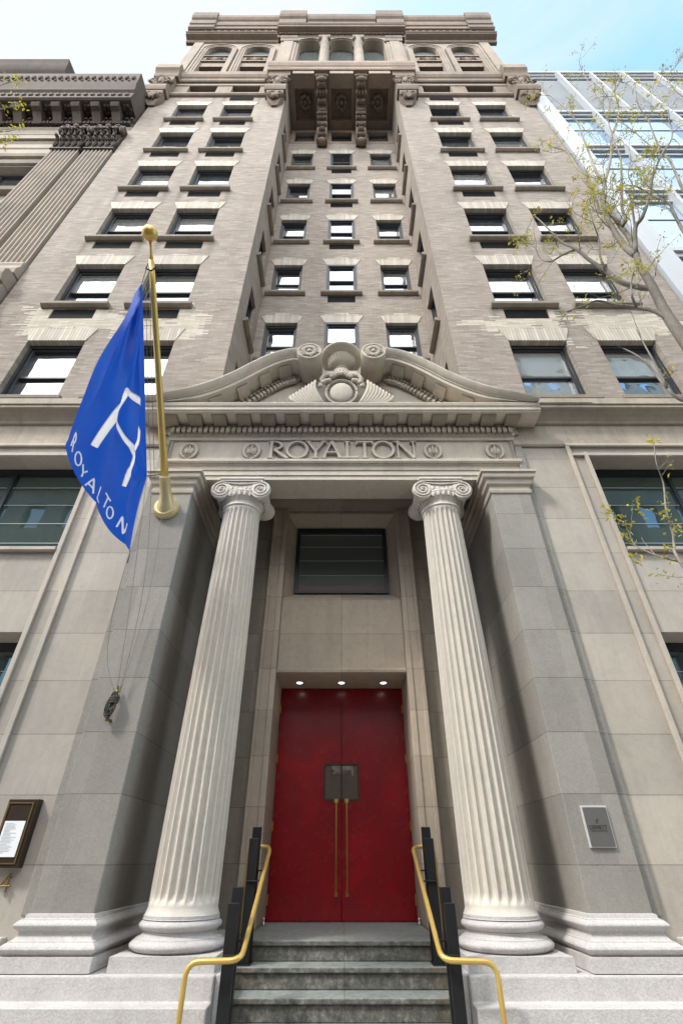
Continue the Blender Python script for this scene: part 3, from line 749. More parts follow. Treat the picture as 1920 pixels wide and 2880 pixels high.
# ---- portico: back walls, ceiling
pw = MB()
for sg in SG:
    x0, x1 = sorted((sg*1.28, sg*2.40)); pw.poly([(x0, 7.72, -.69), (x1, 7.72, -.69), (x1, 7.72, 5.8), (x0, 7.72, 5.8)])
pw.poly([(-2.4, 6.66, 5.8), (2.4, 6.66, 5.8), (2.4, 7.72, 5.8), (-2.4, 7.72, 5.8)])
pw.prism_x([(7.71, 5.55), (7.62, 5.56), (7.58, 5.62), (7.50, 5.70), (7.46, 5.79), (7.71, 5.79)], -2.38, 2.38)
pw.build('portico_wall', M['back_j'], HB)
for sg in SG:                                        # deep piers (the pilasters flanking the columns)
    p = MB(); x0, x1 = sorted((sg*2.375, sg*2.99)); p.box(x0, x1, 6.0, 7.71, -.45, 4.72)
    x0, x1 = sorted((sg*2.992, sg*3.115)); p.box(x0, x1, 6.075, 7.0, -.45, 5.80)
    x0, x1 = sorted((sg*2.40, sg*2.95)); p.box(x0, x1, 6.22, 7.70, 4.72, 5.79)
    po = p.build('pilaster', M['pil'], HB, bevel=.01)
    def shell(profile, name, mat):
        b = MB(); xi, xo = 2.375, 2.99; rings = []
        for pr, z in profile:
            pts = [(xi - pr, 7.70), (xi - pr, 6.0 - pr), (xo + pr, 6.0 - pr), (xo + pr, 6.13), (xo - .05, 6.13), (xo - .05, 6.2), (xi + .05, 6.2), (xi + .05, 7.70)]
            rings.append([(sg*x, y, z) for x, y in pts])
        b.loft(rings); o = b.build(name, mat, None, smooth=True, angle=28); o.parent = po
    shell([(.004, 4.70), (.02, 4.71), (.03, 4.76), (.012, 4.78), (.012, 4.84), (.05, 4.87), (.06, 4.92), (.06, 4.95), (.10, 4.97), (.11, 5.0), (.11, 5.055), (.135, 5.06), (.135, 5.105), (.0, 5.108)], 'capital', M['lime'])
    prof = [(.02, -.43), (.02, -.46), (.03, -.465)]
    for k in range(9): a = math.pi*(k/8) - math.pi/2; prof.append((.045 + .032*math.cos(a), -.505 - .038*math.sin(a)))
    prof = [(.0, -.42), (.02, -.425), (.025, -.455), (.05, -.46)] + [(.05 + .035*math.sin(math.pi*k/8), -.465 - .075*k/8) for k in range(9)] + [(.04, -.545), (.035, -.56)] + \
           [(.035 + .035*(1-math.cos(math.pi/2*k/5)), -.56 - .05*k/5) for k in range(6)] + [(.09, -.615)] + [(.09 + .045*math.sin(math.pi*k/8), -.62 - .09*k/8) for k in range(9)] + [(.09, -.715), (.13, -.72), (.13, -.825)]
    shell(prof, 'base', M['base'])

# ---- fluted columns with Ionic capitals
CX, CY = 1.635, 6.43
for sg in SG:
    cx = sg*CX; nf = 24; q = 10; rings = []
    zs = [-.455, -.43, -.40, -.38, -.36, -.34, -.31, -.27, -.2, .2, .8, 1.4, 2.0, 2.6, 3.2, 3.8, 4.3, 4.44, 4.5, 4.53, 4.56, 4.60]
    for z in zs:
        t = (z + .455) / 5.05
        R = .352 - .062 * (t**1.6)
        if z < -.40: R += .022 * (1 - (z + .455)/.055)
        if z > 4.53: R += .012
        fl = max(0.0, min(1.0, (z + .36)/.09)) * max(0.0, min(1.0, (4.535 - z)/.06))
        fl = math.sin(fl*math.pi/2)
        ring = []
        for k in range(nf):
            for j in range(q):
                f = j / q
                w = 0 if f < .14 else math.sin(math.pi*(f - .14)/.86)
                a = 2*math.pi*(k + f)/nf
                r = R - .048 * (R/.35) * fl * (w**.55 if w > 0 else 0)
                ring.append((cx + r*math.cos(a), CY + r*math.sin(a), z))
        rings.append(ring)
    s = MB(); s.loft(rings); co = s.build('column', M['col'], HB, smooth=True, angle=50)
    prof = [(.30, -.44), (.372, -.445), (.378, -.45), (.378, -.475), (.385, -.48)]
    prof += [(.365 + .045*math.sin(math.pi*k/8), -.48 - .09*k/8) for k in range(9)] + [(.372, -.573), (.36, -.585)]
    prof += [(.36 + .055*(1-math.cos(math.pi/2*k/6)), -.585 - .035*k/6) for k in range(7)] + [(.42, -.625)]
    prof += [(.415 + .055*math.sin(math.pi*k/8), -.625 - .095*k/8) for k in range(9)] + [(.40, -.722)]
    b = MB(); b.lathe(prof, cx, CY, 48); b.box(cx-.485, cx+.485, 5.945, 6.915, -.83, -.722)
    o = b.build('base', M['base'], None, smooth=True, angle=40); o.parent = co
    c = MB()
    c.lathe([(.27, 4.58), (.312, 4.585), (.325, 4.60), (.32, 4.625), (.30, 4.64), (.30, 4.68), (.33, 4.72), (.37, 4.78), (.385, 4.83), (.36, 4.86)], cx, CY, 40)
    for k in range(28):
        a = 2*math.pi*k/28; c.ell((cx + .365*math.cos(a), CY + .365*math.sin(a), 4.77), (.026, .026, .05), 6, 5)
    yf, yb = CY - .33, CY + .33
    for sx in SG:
        vx = cx + sx*.318
        c.lathe([(.02, yf), (.165, yf), (.168, yf+.05), (.145, yf+.1), (.115, yf+.22), (.10, CY-.04), (.115, CY-.03), (.115, CY+.03), (.10, CY+.04), (.115, yb-.22), (.145, yb-.1), (.168, yb-.05), (.165, yb), (.02, yb)], vx, 0, 28, 'y', 4.87)
        spiral(c, vx, yf - .006, 4.87, .148, -sx, 2.6, .13, .03)
        spiral(c, vx, yb + .006, 4.87, .148, -sx, 2.6, .13, .03)
    c.box(cx-.32, cx+.32, yf+.012, yb-.012, 4.86, 5.035)
    c.tube([(cx-.31, yf, 5.02), (cx-.15, yf, 4.99), (cx, yf, 4.975), (cx+.15, yf, 4.99), (cx+.31, yf, 5.02)], .014, 6)
    for k in range(5): c.ell((cx + (k-2)*.075, yf + .015, 4.875 + .012*abs(k-2)), (.022, .03, .055), 8, 6)
    for sx in SG: c.ell((cx + sx*.2, yf + .01, 4.85), (.05, .02, .018), 8, 5, Matrix.Rotation(sx*.5, 3, 'Y'))
    c.box(cx-.345, cx+.345, CY-.34, CY+.34, 5.04, 5.075); c.box(cx-.36, cx+.36, CY-.355, CY+.355, 5.077, 5.112)
    o = c.build('capital', M['col'], None, smooth=True, angle=35); o.parent = co
# ---- entablature
e = MB(); W = 3.02
e.prism_x([(6.68, 5.115), (6.155, 5.115), (6.155, 5.20), (6.135, 5.203), (6.135, 5.30), (6.115, 5.303), (6.115, 5.385), (6.09, 5.40), (6.05, 5.44), (6.045, 5.475), (6.05, 5.49), (6.15, 5.495), (6.15, 5.985), (6.11, 5.99), (6.10, 6.075), (6.08, 6.08), (6.68, 6.08)], -W-.02, W+.02)
e.box(-W-.05, W+.05, 6.075, 6.68, 6.08, 6.19)                       # dentil bed
e.box(-W-.07, W+.07, 6.05, 6.68, 6.19, 6.31)
e.prism_x([(6.68, 6.305), (5.74, 6.305), (5.735, 6.33), (5.715, 6.335), (5.715, 6.40), (5.695, 6.42), (5.68, 6.47), (5.69, 6.49), (6.68, 6.52)], -3.46, 3.46)
e.box(-3.44, 3.44, 6.0, 6.68, 6.2, 6.303) if False else None
E = e.build('entablature', M['frieze'], HB, bevel=.004)
d = MB(); n = 62
for k in range(n):
    x = -W + (k + .5)*2*W/n; d.box(x-.034, x+.034, 6.0, 6.074, 6.085, 6.188)
    d.ell((x, 6.04, 6.232), (.030, .035, .034), 8, 5)
for sg in SG:
    for k in range(3): d.box(*sorted((sg*(W+.055), sg*(W+.105))), 6.1 + k*.1 - .03, 6.1 + k*.1 + .03 - .0, 6.092, 6.185)
o = d.build('dentil_course', M['corn'], None); o.parent = E
n = 15
for k in range(n):
    m = MB()
    x = -3.0 + k*6.0/(n-1); w = .115
    m.prism_x([(6.045, 6.302), (5.80, 6.302), (5.80, 6.275), (5.83, 6.262), (5.92, 6.25), (6.0, 6.235), (6.045, 6.232)], x-w, x+w)
    m.box(x-w-.02, x+w+.02, 5.79, 6.045, 6.285, 6.303)
    o = m.build('modillion', M['corn'], None, bevel=.004); o.parent = E
bd = MB()
for k in range(150): bd.ell((-W + (k+.5)*2*W/150, 6.072, 5.415), (.014, .016, .018), 6, 4)
o = bd.build('bead_moulding', M['corn'], None, smooth=True); o.parent = E
for i, x in enumerate((-2.64, -1.555, 1.585, 2.66)):
    g = MB(); y = 6.15; z = 5.735
    for sx in SG:
        pts = []
        for k in range(22):
            a = -math.pi*.45 + k*math.pi*1.1/21
            pts.append((x + sx*.135*math.cos(a), y - .025, z + .165*math.sin(a)))
        g.tube(pts, [.012 + .020*math.sin(math.pi*k/21) for k in range(22)], 8)
        spiral(g, x + sx*.055, y - .03, z + .115, .055, sx, 1.6, .2, .03)
        spiral(g, x + sx*.05, y - .03, z - .12, .04, -sx, 1.4, .2, .03, -1)
        g.ell((x + sx*.05, y, z), (.05, .06, .085), 10, 6)
        for k in range(5):
            a = -.9 + k*.45; g.ell((x + sx*.10*math.cos(a), y - .02, z + .13*math.sin(a)), (.022, .02, .022), 6, 5)
    g.ell((x, y, z + .02), (.035, .055, .11), 10, 6); g.ell((x, y, z - .17), (.03, .03, .04), 8, 5)
    o = g.build('medallion', M['frieze'], None, smooth=True); o.parent = E

# raised Roman capitals on the frieze
GL = {'R': .36, 'O': .42, 'Y': .37, 'A': .39, 'L': .27, 'T': .31, 'N': .37}
def letter(ch, x, z, h, y):
    b = MB(); w = GL[ch]*h/.42; k = h/.42; T, t = .052*k, .030*k; cnt = [0]; y1 = y + .066
    def yf(): cnt[0] += 1; return y - .001*cnt[0]
    def st(p, q, wd):
        p, q = Vector(p), Vector(q); dv = (q - p).normalized(); nn = Vector((-dv.y, dv.x))*wd/2
        b.prism_y([tuple(p-nn), tuple(q-nn), tuple(q+nn), tuple(p+nn)], yf(), y1)
    def ser(cx, cz, wd=.11): b.prism_y([(cx-wd*k/2, cz-.011*k), (cx+wd*k/2, cz-.011*k), (cx+wd*k/2, cz+.011*k), (cx-wd*k/2, cz+.011*k)], yf(), y1)
    def bowl(cx, cz, rx, rz, a0, a1, w0, w1, n=22):
        rings = []
        for i in range(n+1):
            a = a0 + (a1-a0)*i/n; wd = w0 + (w1-w0)*abs(math.cos(a))
            o_, i_ = (cx + rx*math.cos(a), cz + rz*math.sin(a)), (cx + (rx-wd)*math.cos(a), cz + (rz-wd*.9)*math.sin(a))
            rings.append((o_, i_))
        yy = yf()
        b.loft([[(o_[0], yy, o_[1]), (o_[0], y1, o_[1]), (i_[0], y1, i_[1]), (i_[0], yy, i_[1])] for o_, i_ in rings])
    l, r = x - w/2, x + w/2; zb, zt = z, z + h; e2 = .011*k
    if ch == 'O': bowl(x, z + h/2, w/2, h/2 + .008, 0, 2*math.pi, t, T, 36)
    elif ch == 'L': st((l+.06*k, zb), (l+.06*k, zt), T); ser(l+.06*k, zt-e2); st((l, zb+.018*k), (r, zb+.018*k), .034*k); st((r-.012*k, zb), (r-.012*k, zb+.085*k), .022*k)
    elif ch == 'T': st((x, zb), (x, zt), T); ser(x, zb+e2, .14); st((l, zt-.018*k), (r, zt-.018*k), .034*k); st((l+.01*k, zt-.085*k), (l+.01*k, zt), .022*k); st((r-.01*k, zt-.085*k), (r-.01*k, zt), .022*k)
    elif ch == 'Y': st((x, zb), (x, zb+h*.45), T); ser(x, zb+e2, .14); st((l+.03*k, zt), (x, zb+h*.42), T); st((r-.03*k, zt), (x, zb+h*.42), t); ser(l+.04*k, zt-e2); ser(r-.04*k, zt-e2)
    elif ch == 'A': st((x-.01*k, zt), (l+.04*k, zb), t); st((x-.01*k, zt), (r-.04*k, zb), T); st((l+.09*k, zb+h*.34), (r-.09*k, zb+h*.34), .026*k); ser(l+.04*k, zb+e2); ser(r-.04*k, zb+e2)
    elif ch == 'N': st((l+.04*k, zb), (l+.04*k, zt), t); st((r-.04*k, zb), (r-.04*k, zt), t); st((l+.03*k, zt), (r-.04*k, zb), T); ser(l+.04*k, zb+e2); ser(l+.02*k, zt-e2); ser(r-.04*k, zt-e2)
    elif ch == 'R':
        st((l+.06*k, zb), (l+.06*k, zt), T); ser(l+.055*k, zb+e2, .12); ser(l+.045*k, zt-e2, .09)
        bowl(l+.10*k, zt-h*.27, .17*k, h*.27, -math.pi/2, math.pi/2, .026*k, T)
        st((l+.12*k, zb+h*.49), (r, zb), T); ser(r+.0, zb+e2, .07)
    return b
for ch, x in zip('ROYALTON', (-1.10, -.765, -.445, -.16, .17, .40, .72, 1.11)):
    o = letter(ch, x, 5.545, .395, 6.085).build('letter', M['lime'], None); o.parent = E

# ---- broken swan-neck pediment
P = MB()
top = [(3.46, 6.535), (3.25, 6.60), (2.95, 6.70), (2.62, 6.83), (2.28, 7.01), (1.95, 7.25), (1.65, 7.52), (1.35, 7.75), (1.10, 7.88), (.88, 7.93), (.72, 7.88), (.62, 7.80)]
import itertools
def smooth_curve(pts, m=4):
    out = []
    for i in range(len(pts)-1):
        p0, p1, p2, p3 = pts[max(i-1,0)], pts[i], pts[i+1], pts[min(i+2, len(pts)-1)]
        for k in range(m):
            t = k/m
            out.append(tuple(.5*((2*p1[j]) + (-p0[j]+p2[j])*t + (2*p0[j]-5*p1[j]+4*p2[j]-p3[j])*t*t + (-p0[j]+3*p1[j]-3*p2[j]+p3[j])*t**3) for j in (0,1)))
    return out + [pts[-1]]
cv = smooth_curve(top)
def nrm(i):
    a, b = Vector(cv[max(i-1,0)]), Vector(cv[min(i+1, len(cv)-1)]); d_ = (b-a).normalized()
    n_ = Vector((d_.y, -d_.x)); return n_ if n_.y < 0 else -n_
section = [(6.5, .0), (5.60, .0), (5.585, .03), (5.60, .07), (5.65, .12), (5.68, .135), (5.68, .155), (5.70, .16), (5.70, .225), (6.06, .225), (6.06, .29), (6.08, .295), (6.08, .37), (6.13, .40), (6.5, .40)]
def raking(sg):
    rings = []
    for i, c_ in enumerate(cv):
        n_ = nrm(i); k = min(1.0, i/14 + .12)
        rings.append([(sg*(c_[0] + n_.x*o_*(k if o_ > .16 else max(k, .6))), y, max(c_[1] + n_.y*o_*(k if o_ > .16 else max(k, .6)), 6.50)) for y, o_ in section])
    P.loft(rings)
for sg in SG: raking(sg)
ty = 6.13
for sg in SG:                                         # tympanum
    for i in range(len(cv)-1):
        a, b_ = cv[i], cv[i+1]
        P.poly([(sg*a[0], ty, 6.5), (sg*b_[0], ty, 6.5), (sg*b_[0], ty, b_[1]-.2), (sg*a[0], ty, max(a[1]-.2, 6.5))])
P.box(-.63, .63, ty, 6.4, 6.5, 7.55)
PO = P.build('pediment', M['frieze'], HB, smooth=True, angle=30)
L = [0]
for i in range(1, len(cv)): L.append(L[-1] + (Vector(cv[i])-Vector(cv[i-1])).length)
def on(s):
    for i in range(1, len(cv)):
        if L[i] >= s:
            t = (s-L[i-1])/(L[i]-L[i-1]); n_ = nrm(i); p_ = Vector(cv[i-1]).lerp(Vector(cv[i]), t); return p_, n_
    return Vector(cv[-1]), nrm(len(cv)-1)
for sg in SG:
    pd = MB()
    for k in range(4):
        p_, n_ = on(L[-1] - .62 - k*.50); t_ = Vector((-n_.y, n_.x))
        q = [p_ + n_*.228 - t_*.12, p_ + n_*.228 + t_*.12, p_ + n_*.29 + t_*.12, p_ + n_*.29 - t_*.12]
        pm = MB(); pm.loft([[(sg*v.x, 5.78, v.y) for v in (q[0], q[1], q[1]*.5+q[2]*.5, q[0]*.5+q[3]*.5)], [(sg*v.x, 6.055, v.y) for v in q]])
        o = pm.build('modillion', M['lime'], None, bevel=.006); o.parent = PO
    for k in range(24):
        p_, n_ = on(L[-1] - .42 - k*.085); t_ = Vector((-n_.y, n_.x))
        a0 = p_ + n_*.305
        pd.ell((sg*a0.x, 6.04, a0.y), (.028, .03, .028), 6, 4)
        q = [p_ + n_*.355 - t_*.026, p_ + n_*.355 + t_*.026, p_ + n_*.435 + t_*.026, p_ + n_*.435 - t_*.026]
        if min(v.y for v in q) > 6.5:
            pd.loft([[(sg*v.x, 6.03, v.y) for v in q], [(sg*v.x, 6.09, v.y) for v in q]])
    o = pd.build('dentil_course', M['frieze'], None); o.parent = PO
for sg in SG:                                         # rosette-ended scrolls
    s = MB(); x, z = sg*.60, 7.73
    s.lathe([(.02, 5.53), (.20, 5.53), (.225, 5.535), (.235, 5.56), (.235, 5.66), (.225, 5.70), (.225, 6.12), (.02, 6.12)], x, 0, 32, 'y', z)
    s.lathe([(.185, 5.532), (.20, 5.515), (.222, 5.515), (.23, 5.535)], x, 0, 32, 'y', z)
    for k in range(6):
        a = 2*math.pi*k/6 + .3
        for j in (-.35, 0, .35):
            s.ell((x + .115*math.cos(a+j), 5.525, z + .115*math.sin(a+j)), (.05, .03, .028), 8, 5, Matrix.Rotation(-(a+j), 3, 'Y'))
        s.ell((x + .165*math.cos(a+.5), 5.525, z + .165*math.sin(a+.5)), (.022, .025, .022), 6, 4)
    s.ell((x, 5.52, z), (.045, .035, .045), 10, 6)
    o = s.build('scroll', M['lime'], None, smooth=True, angle=40); o.parent = PO
u = MB(); uy = 5.92; N = 48; rings = []
for r, z, fl in ((.20, 7.42, 0), (.20, 7.50, 0), (.12, 7.54, 0), (.10, 7.60, 0), (.115, 7.62, 0), (.13, 7.63, 0), (.13, 7.66, .0), (.20, 7.70, 1), (.25, 7.77, 1), (.275, 7.85, 1), (.275, 7.90, .5), (.265, 7.905, 0), (.29, 7.925, 0), (.37, 7.955, 0), (.405, 7.975, 0), (.41, 7.99, 0), (.405, 8.02, 0), (.36, 8.03, 0), (.2, 8.02, 0)):
    rings.append([(r*(1 - .07*fl*abs(math.sin(a*12))) * math.cos(a), uy + r*(1 - .07*fl*abs(math.sin(a*12))) * math.sin(a), z) for a in [2*math.pi*k/N for k in range(N)]])
u.loft(rings); u.box(-.30, .30, 5.74, 6.3, 7.36, 7.42); u.box(-.22, .22, 5.95, 6.2, 6.6, 7.36)
o = u.build('urn', M['lime'], None, smooth=True, angle=50); o.parent = PO
c = MB(); cy, cz = 5.78, 6.86
c.ell((0, cy + .01, cz), (.215, .07, .26), 28, 8)
ring = [(.245*math.cos(a), cy - .005, cz + .295*math.sin(a)) for a in [2*math.pi*k/44 for k in range(45)]]
for p_ in ring[:-1]: c.ell(p_, (.016, .02, .016), 6, 4)
c.tube([(p_[0]*1.14, p_[1], cz + (p_[2]-cz)*1.13) for p_ in ring], .022, 6)
for sg in SG:
    pts = [(sg*x_, cy - .03, z_) for x_, z_ in ((.10, 7.24), (.20, 7.30), (.31, 7.27), (.37, 7.18), (.34, 7.10), (.29, 7.11))]
    c.tube(pts, [.05, .06, .055, .045, .04, .03], 8)
    for k in range(9):                                # acanthus plume sweeping out and down
        t_ = k/8
        pts = []
        for j in range(7):
            q = j/6; pts.append((sg*(.30 + .34*t_ + .10*q*(1+t_) + .12*math.sin(q*2.4)), cy - .02 + .05*q*t_ , 6.50 + .10*q + .56*q*(1 - .6*t_) - .04*t_))
        c.tube(pts, [.018 + .028*math.sin(math.pi*(j+.6)/7.2) for j in range(7)], 6)
    for k in range(4):
        pts = [(sg*(.70 + .14*k + .12*q), cy + .07, 6.50 + .10*math.sin(q*3) + .05*q) for q in (0, .3, .6, .9, 1.2)]
        c.tube(pts, [.04, .05, .045, .03, .012], 6)
    for k in range(6): c.ell((sg*(.13 + .05*k), cy - .04, 7.27 - .05*k + .03*math.sin(k*2.2)), (.055, .045, .05), 8, 5)
for k in range(-3, 4): c.ell((k*.045, cy - .05, 7.28 + .07*math.cos(k*.5)), (.035, .04, .075), 8, 5, Matrix.Rotation(k*.25, 3, 'Y'))
c.ell((0, cy - .09, 7.29), (.03, .03, .05), 8, 5)
o = c.build('cartouche', M['lime'], None, smooth=True); o.parent = PO

# ---- doorway bay
ds = MB()
for sg in SG:
    for a, b, y in ((1.06, 1.31, 7.60), (1.03, 1.12, 7.58), (1.24, 1.30, 7.565)):
        x0, x1 = sorted((sg*a, sg*b)); ds.box(x0, x1, y, 7.74, -.688, 5.56)
    x0, x1 = sorted((sg*1.035, sg*1.07)); ds.box(x0, x1, 7.70, 8.56, -.688, 2.40)
ds.build('door_surround', M['panel_j'], HB, bevel=.012)
dp = MB()
wall(dp, -1.06, 1.06, 2.40, 3.70, [], lambda u_, z, t: (u_, 7.72+t, z), .3)
dp.poly([(-1.06, 7.72, 2.40), (1.06, 7.72, 2.40), (1.06, 8.56, 2.40), (-1.06, 8.56, 2.40)])
dp.prism_x([(7.73, 2.405), (7.665, 2.41), (7.655, 2.44), (7.665, 2.47), (7.73, 2.475)], -1.03, 1.03)
O = [(-1.06, 3.70), (1.06, 3.70), (1.06, 5.56), (-1.06, 5.56)]; I = [(-.87, 3.95), (.87, 3.95), (.87, 5.37), (-.87, 5.37)]
for k in range(4):
    a, b, c_, d_ = O[k], O[(k+1) % 4], I[(k+1) % 4], I[k]
    dp.poly([(a[0], 7.72, a[1]), (b[0], 7.72, b[1]), (c_[0], 8.05, c_[1]), (d_[0], 8.05, d_[1])])
dp.build('door_bay_wall', M['panel_v'], HB)
f = MB()
f.box(-.87, -.81, 7.99, 8.1, 3.95, 5.37); f.box(.81, .87, 7.99, 8.1, 3.95, 5.37); f.box(-.81, .81, 7.99, 8.1, 5.30, 5.37); f.box(-.81, .81, 7.99, 8.1, 3.95, 4.0)
fo = f.build('window', M['frame'], HB)
g = MB(); g.poly([(-.81, 8.06, 4.0), (.81, 8.06, 4.0), (.81, 8.06, 5.30), (-.81, 8.06, 5.30)]); o = g.build('pane', M['glass_p'], None); o.parent = fo
g = MB()
for z in (4.34, 4.66, 4.97): g.box(-.81, .81, 8.045, 8.053, z-.005, z+.005)
g.box(-.81, .81, 8.045, 8.053, 5.24, 5.255)
o = g.build('shade_rail', M['white_al'], None); o.parent = fo
g = MB(); g.box(-.81, .81, 8.04, 8.052, 4.0, 4.13); o = g.build('red_sill_board', M['red_edge'], None); o.parent = fo
bk = MB(); bk.box(-1.1, 1.1, 8.66, 8.7, -.7, 2.5); bk.build('vestibule_wall', M['vent'], HB)

for sg in SG:                                         # the two red leaves
    x0, x1 = sorted((sg*.006, sg*1.03)); l = MB()
    gx0, gx1 = sorted((sg*.008, sg*.265)); z0, z1, a, b = -.68, 2.395, .735, 1.225
    for q in ((x0, x1, z0, a), (x0, x1, b, z1)): l.box(q[0], q[1], 8.52, 8.58, q[2], q[3])
    if gx0 - x0 > .001: l.box(x0, gx0, 8.52, 8.58, a, b)
    if x1 - gx1 > .001: l.box(gx1, x1, 8.52, 8.58, a, b)
    for i in range(4):
        for xx in (.30, .62, .92):
            zz = -.35 + i*.62
            if zz > .6 and xx < .4 and zz < 1.3: continue
            l.ell((sg*xx, 8.52, zz), (.008, .006, .008), 8, 4)
    lo = l.build('door_leaf', M['red'], HB)
    g = MB(); g.poly([(gx0, 8.55, a), (gx1, 8.55, a), (gx1, 8.55, b), (gx0, 8.55, b)]); o = g.build('door_window', M['glass_d'], None); o.parent = lo
    fr_ = MB(); t_ = .012
    fr_.box(gx0, gx1, 8.512, 8.519, a-t_, a+t_); fr_.box(gx0, gx1, 8.512, 8.519, b-t_, b+t_); xx = gx1 if sg > 0 else gx0; fr_.box(xx-t_, xx+t_, 8.511, 8.518, a+t_, b-t_)
    o = fr_.build('glazing_bead', M['bronze'], None); o.parent = lo
    h = MB(); hx = sg*.078
    h.tube([(hx, 8.50, .72), (hx, 8.445, .72), (hx, 8.44, .68), (hx, 8.44, -.36), (hx, 8.445, -.40), (hx, 8.50, -.40)], .0115, 10)
    h.box(hx-.03, hx+.03, 8.50, 8.511, .70, .75); h.box(hx-.02, hx+.02, 8.50, 8.511, -.42, -.37)
    o = h.build('handle', M['brass'], None, smooth=True, angle=40); o.parent = lo
    for zz in (-.45, .40, 1.30, 2.05):
        hg = MB(); hg.tube([(sg*1.027, 8.51, zz-.06), (sg*1.027, 8.51, zz+.06)], .014, 8); o = hg.build('hinge', M['brass'], None, smooth=True, angle=40); o.parent = lo

# ---- stepped stone base either side of the stairs
for sg in SG:
    b = MB(); x0, x1 = sorted((sg*1.125, sg*8.38))
    b.prism_x([(6.9, -.832), (5.86, -.832), (5.85, -.84), (5.85, -1.005), (5.68, -1.005), (5.672, -1.012), (5.672, -1.68), (6.9, -1.68)], x0, x1)
    x0, x1 = sorted((sg*1.125, sg*2.3)); b.box(x0, x1, 6.902, 7.72, -.83, -.69)
    x0, x1 = sorted((sg*1.06, sg*1.123)); b.box(x0, x1, 5.90, 7.0, -1.68, -.83)
    x0, x1 = sorted((sg*3.2, sg*8.38)); b.box(x0, x1, 6.02, 6.128, -.83, -.6)
    b.build('stone_base', M['base'], HB, bevel=.012)

# ---- bluestone steps
ST = thing('stone_steps', (0, 6.2, -1.68), 'worn dark bluestone steps climbing between the brass handrails to the red doors', 'steps')
fy = 6.71
for k in range(6):
    z = -.69 - .165*k; y = fy - .30*k
    s = MB(); yb = 8.56 if k == 0 else y + .36
    xw = 1.05 if y > 5.9 else (1.12 if k < 4 else 1.3)
    s.box(-xw, xw, y, yb, z - .042, z)
    s.box(-xw, xw, y + .028, yb, z - .163, z - .044)
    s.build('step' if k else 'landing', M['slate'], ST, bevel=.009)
for i, x in enumerate((-1.0, 1.0)):
    s = MB(); s.lathe([(.022, -.688), (.022, -.66), (.014, -.65), (.014, -.63), (.018, -.625), (.012, -.61), (.002, -.608)], x, 8.1, 14)
    o = s.build('door_stop', M['steel'], None, smooth=True, angle=40)
    tag(o, 'small chrome door stop on the landing by the %s red door' % ('left' if i == 0 else 'right'), 'door stop', 'chrome door stops')

# ---- recessed lights over the doors
for x, w in ((-.70, 'left'), (0, 'middle'), (.70, 'right')):
    t = thing('recessed_light', (x, 8.19, 2.395), '%s of the three lit round lights in the stone soffit above the red doors' % w, 'ceiling light', 'ceiling lights above the doors')
    g = MB(); g.lathe([(.049, 2.396), (.068, 2.388), (.072, 2.390), (.072, 2.398), (.049, 2.398)], x, 8.19, 24); g.build('trim_ring', M['steel'], t, smooth=True, angle=40)
    g = MB(); g.lathe([(.001, 2.391), (.048, 2.391), (.048, 2.397), (.001, 2.397)], x, 8.19, 24); g.build('lens', M['lamp'], t)

# ---- handrails
def fillet(pts, r, n=6):
    pts = [Vector(p) for p in pts]; out = [pts[0]]
    for a, b, c_ in zip(pts, pts[1:], pts[2:]):
        d1, d2 = (a-b), (c_-b); q = min(r, d1.length*.45, d2.length*.45); p0, p1 = b + d1.normalized()*q, b + d2.normalized()*q
        for k in range(n+1):
            t_ = k/n; out.append(p0*(1-t_)**2 + b*2*t_*(1-t_) + p1*t_**2)
    return out + [pts[-1]]
for sg, w in ((-1, 'left'), (1, 'right')):
    t = thing('handrail', (sg*1.0, 6.2, -1.68), 'brass handrail on black steel posts along the %s side of the bluestone steps' % w, 'handrail', 'handrails beside the steps')
    r = MB()
    r.tube(fillet([(sg*1.30, 5.50, -1.67), (sg*1.30, 5.50, -.70), (sg*.845, 5.50, -.69), (sg*.845, 7.0, .126), (sg*1.10, 7.0, .126), (sg*1.10, 7.0, -.688)], .11), .0225, 14)
    r.build('rail', M['gold'], t, smooth=True)
    for y, ht, zb in ((5.60, -.32, -1.512), (5.75, -.21, -1.347), (6.49, .193, -.853), (6.65, .306, -.853)):
        p = MB(); x0, x1 = sorted((sg*.925, sg*1.025)); p.box(x0, x1, y, y+.055, zb, ht)
        p.box(min(x0, x1)-.02, max(x0, x1)+.02, y-.02, y+.075, zb, zb+.008)
        po = p.build('post', M['iron'], t, bevel=.004)
        zr = -.69 + .544*(y-5.5) - .028
        q = MB(); x0, x1 = sorted((sg*.835, sg*.924)); q.box(x0, x1, y-.020, y+.055, zr-.014, zr); q.box(*sorted((sg*.905, sg*1.01)), y-.034, y-.002, zr-.014, zr)
        o = q.build('bracket', M['iron'], None, bevel=.003); o.parent = po

# ---- small things on the walls
t = thing('menu_box', (-3.42, 6.05, -.07), 'black framed menu box with a printed white sheet, on the left stone wall', 'menu box')
b = MB(); x0, x1, z0, z1 = -3.585, -3.265, -.07, .53
b.box(x0, x1, 6.03, 6.127, z0, z1); fb = b.build('case', M['bronze'], t, bevel=.004)
b = MB()
for q in ((x0+.012, x0+.026, z0+.03, z1-.03), (x1-.05, x1-.036, z0+.03, z1-.03)): b.box(q[0], q[1], 6.02, 6.029, q[2], q[3])
b.box(x0+.026, x1-.05, 6.02, 6.029, z1-.042, z1-.03); b.box(x0+.026, x1-.05, 6.02, 6.029, z0+.03, z0+.042)
b.build('trim', M['old_brass'], t)
b = MB(); b.box(x0+.04, x1-.065, 6.022, 6.0295, z0+.09, z1-.20); b.build('menu_sheet', M['paper'], t)
b = MB(); rr = random.Random(3)
for k in range(22): b.box(x0+.06, x0+.06 + rr.uniform(.06, .15), 6.0205, 6.0218, z1-.225-k*.012, z1-.221-k*.012)
b.build('print', M['grey_al'], t)
b = MB()
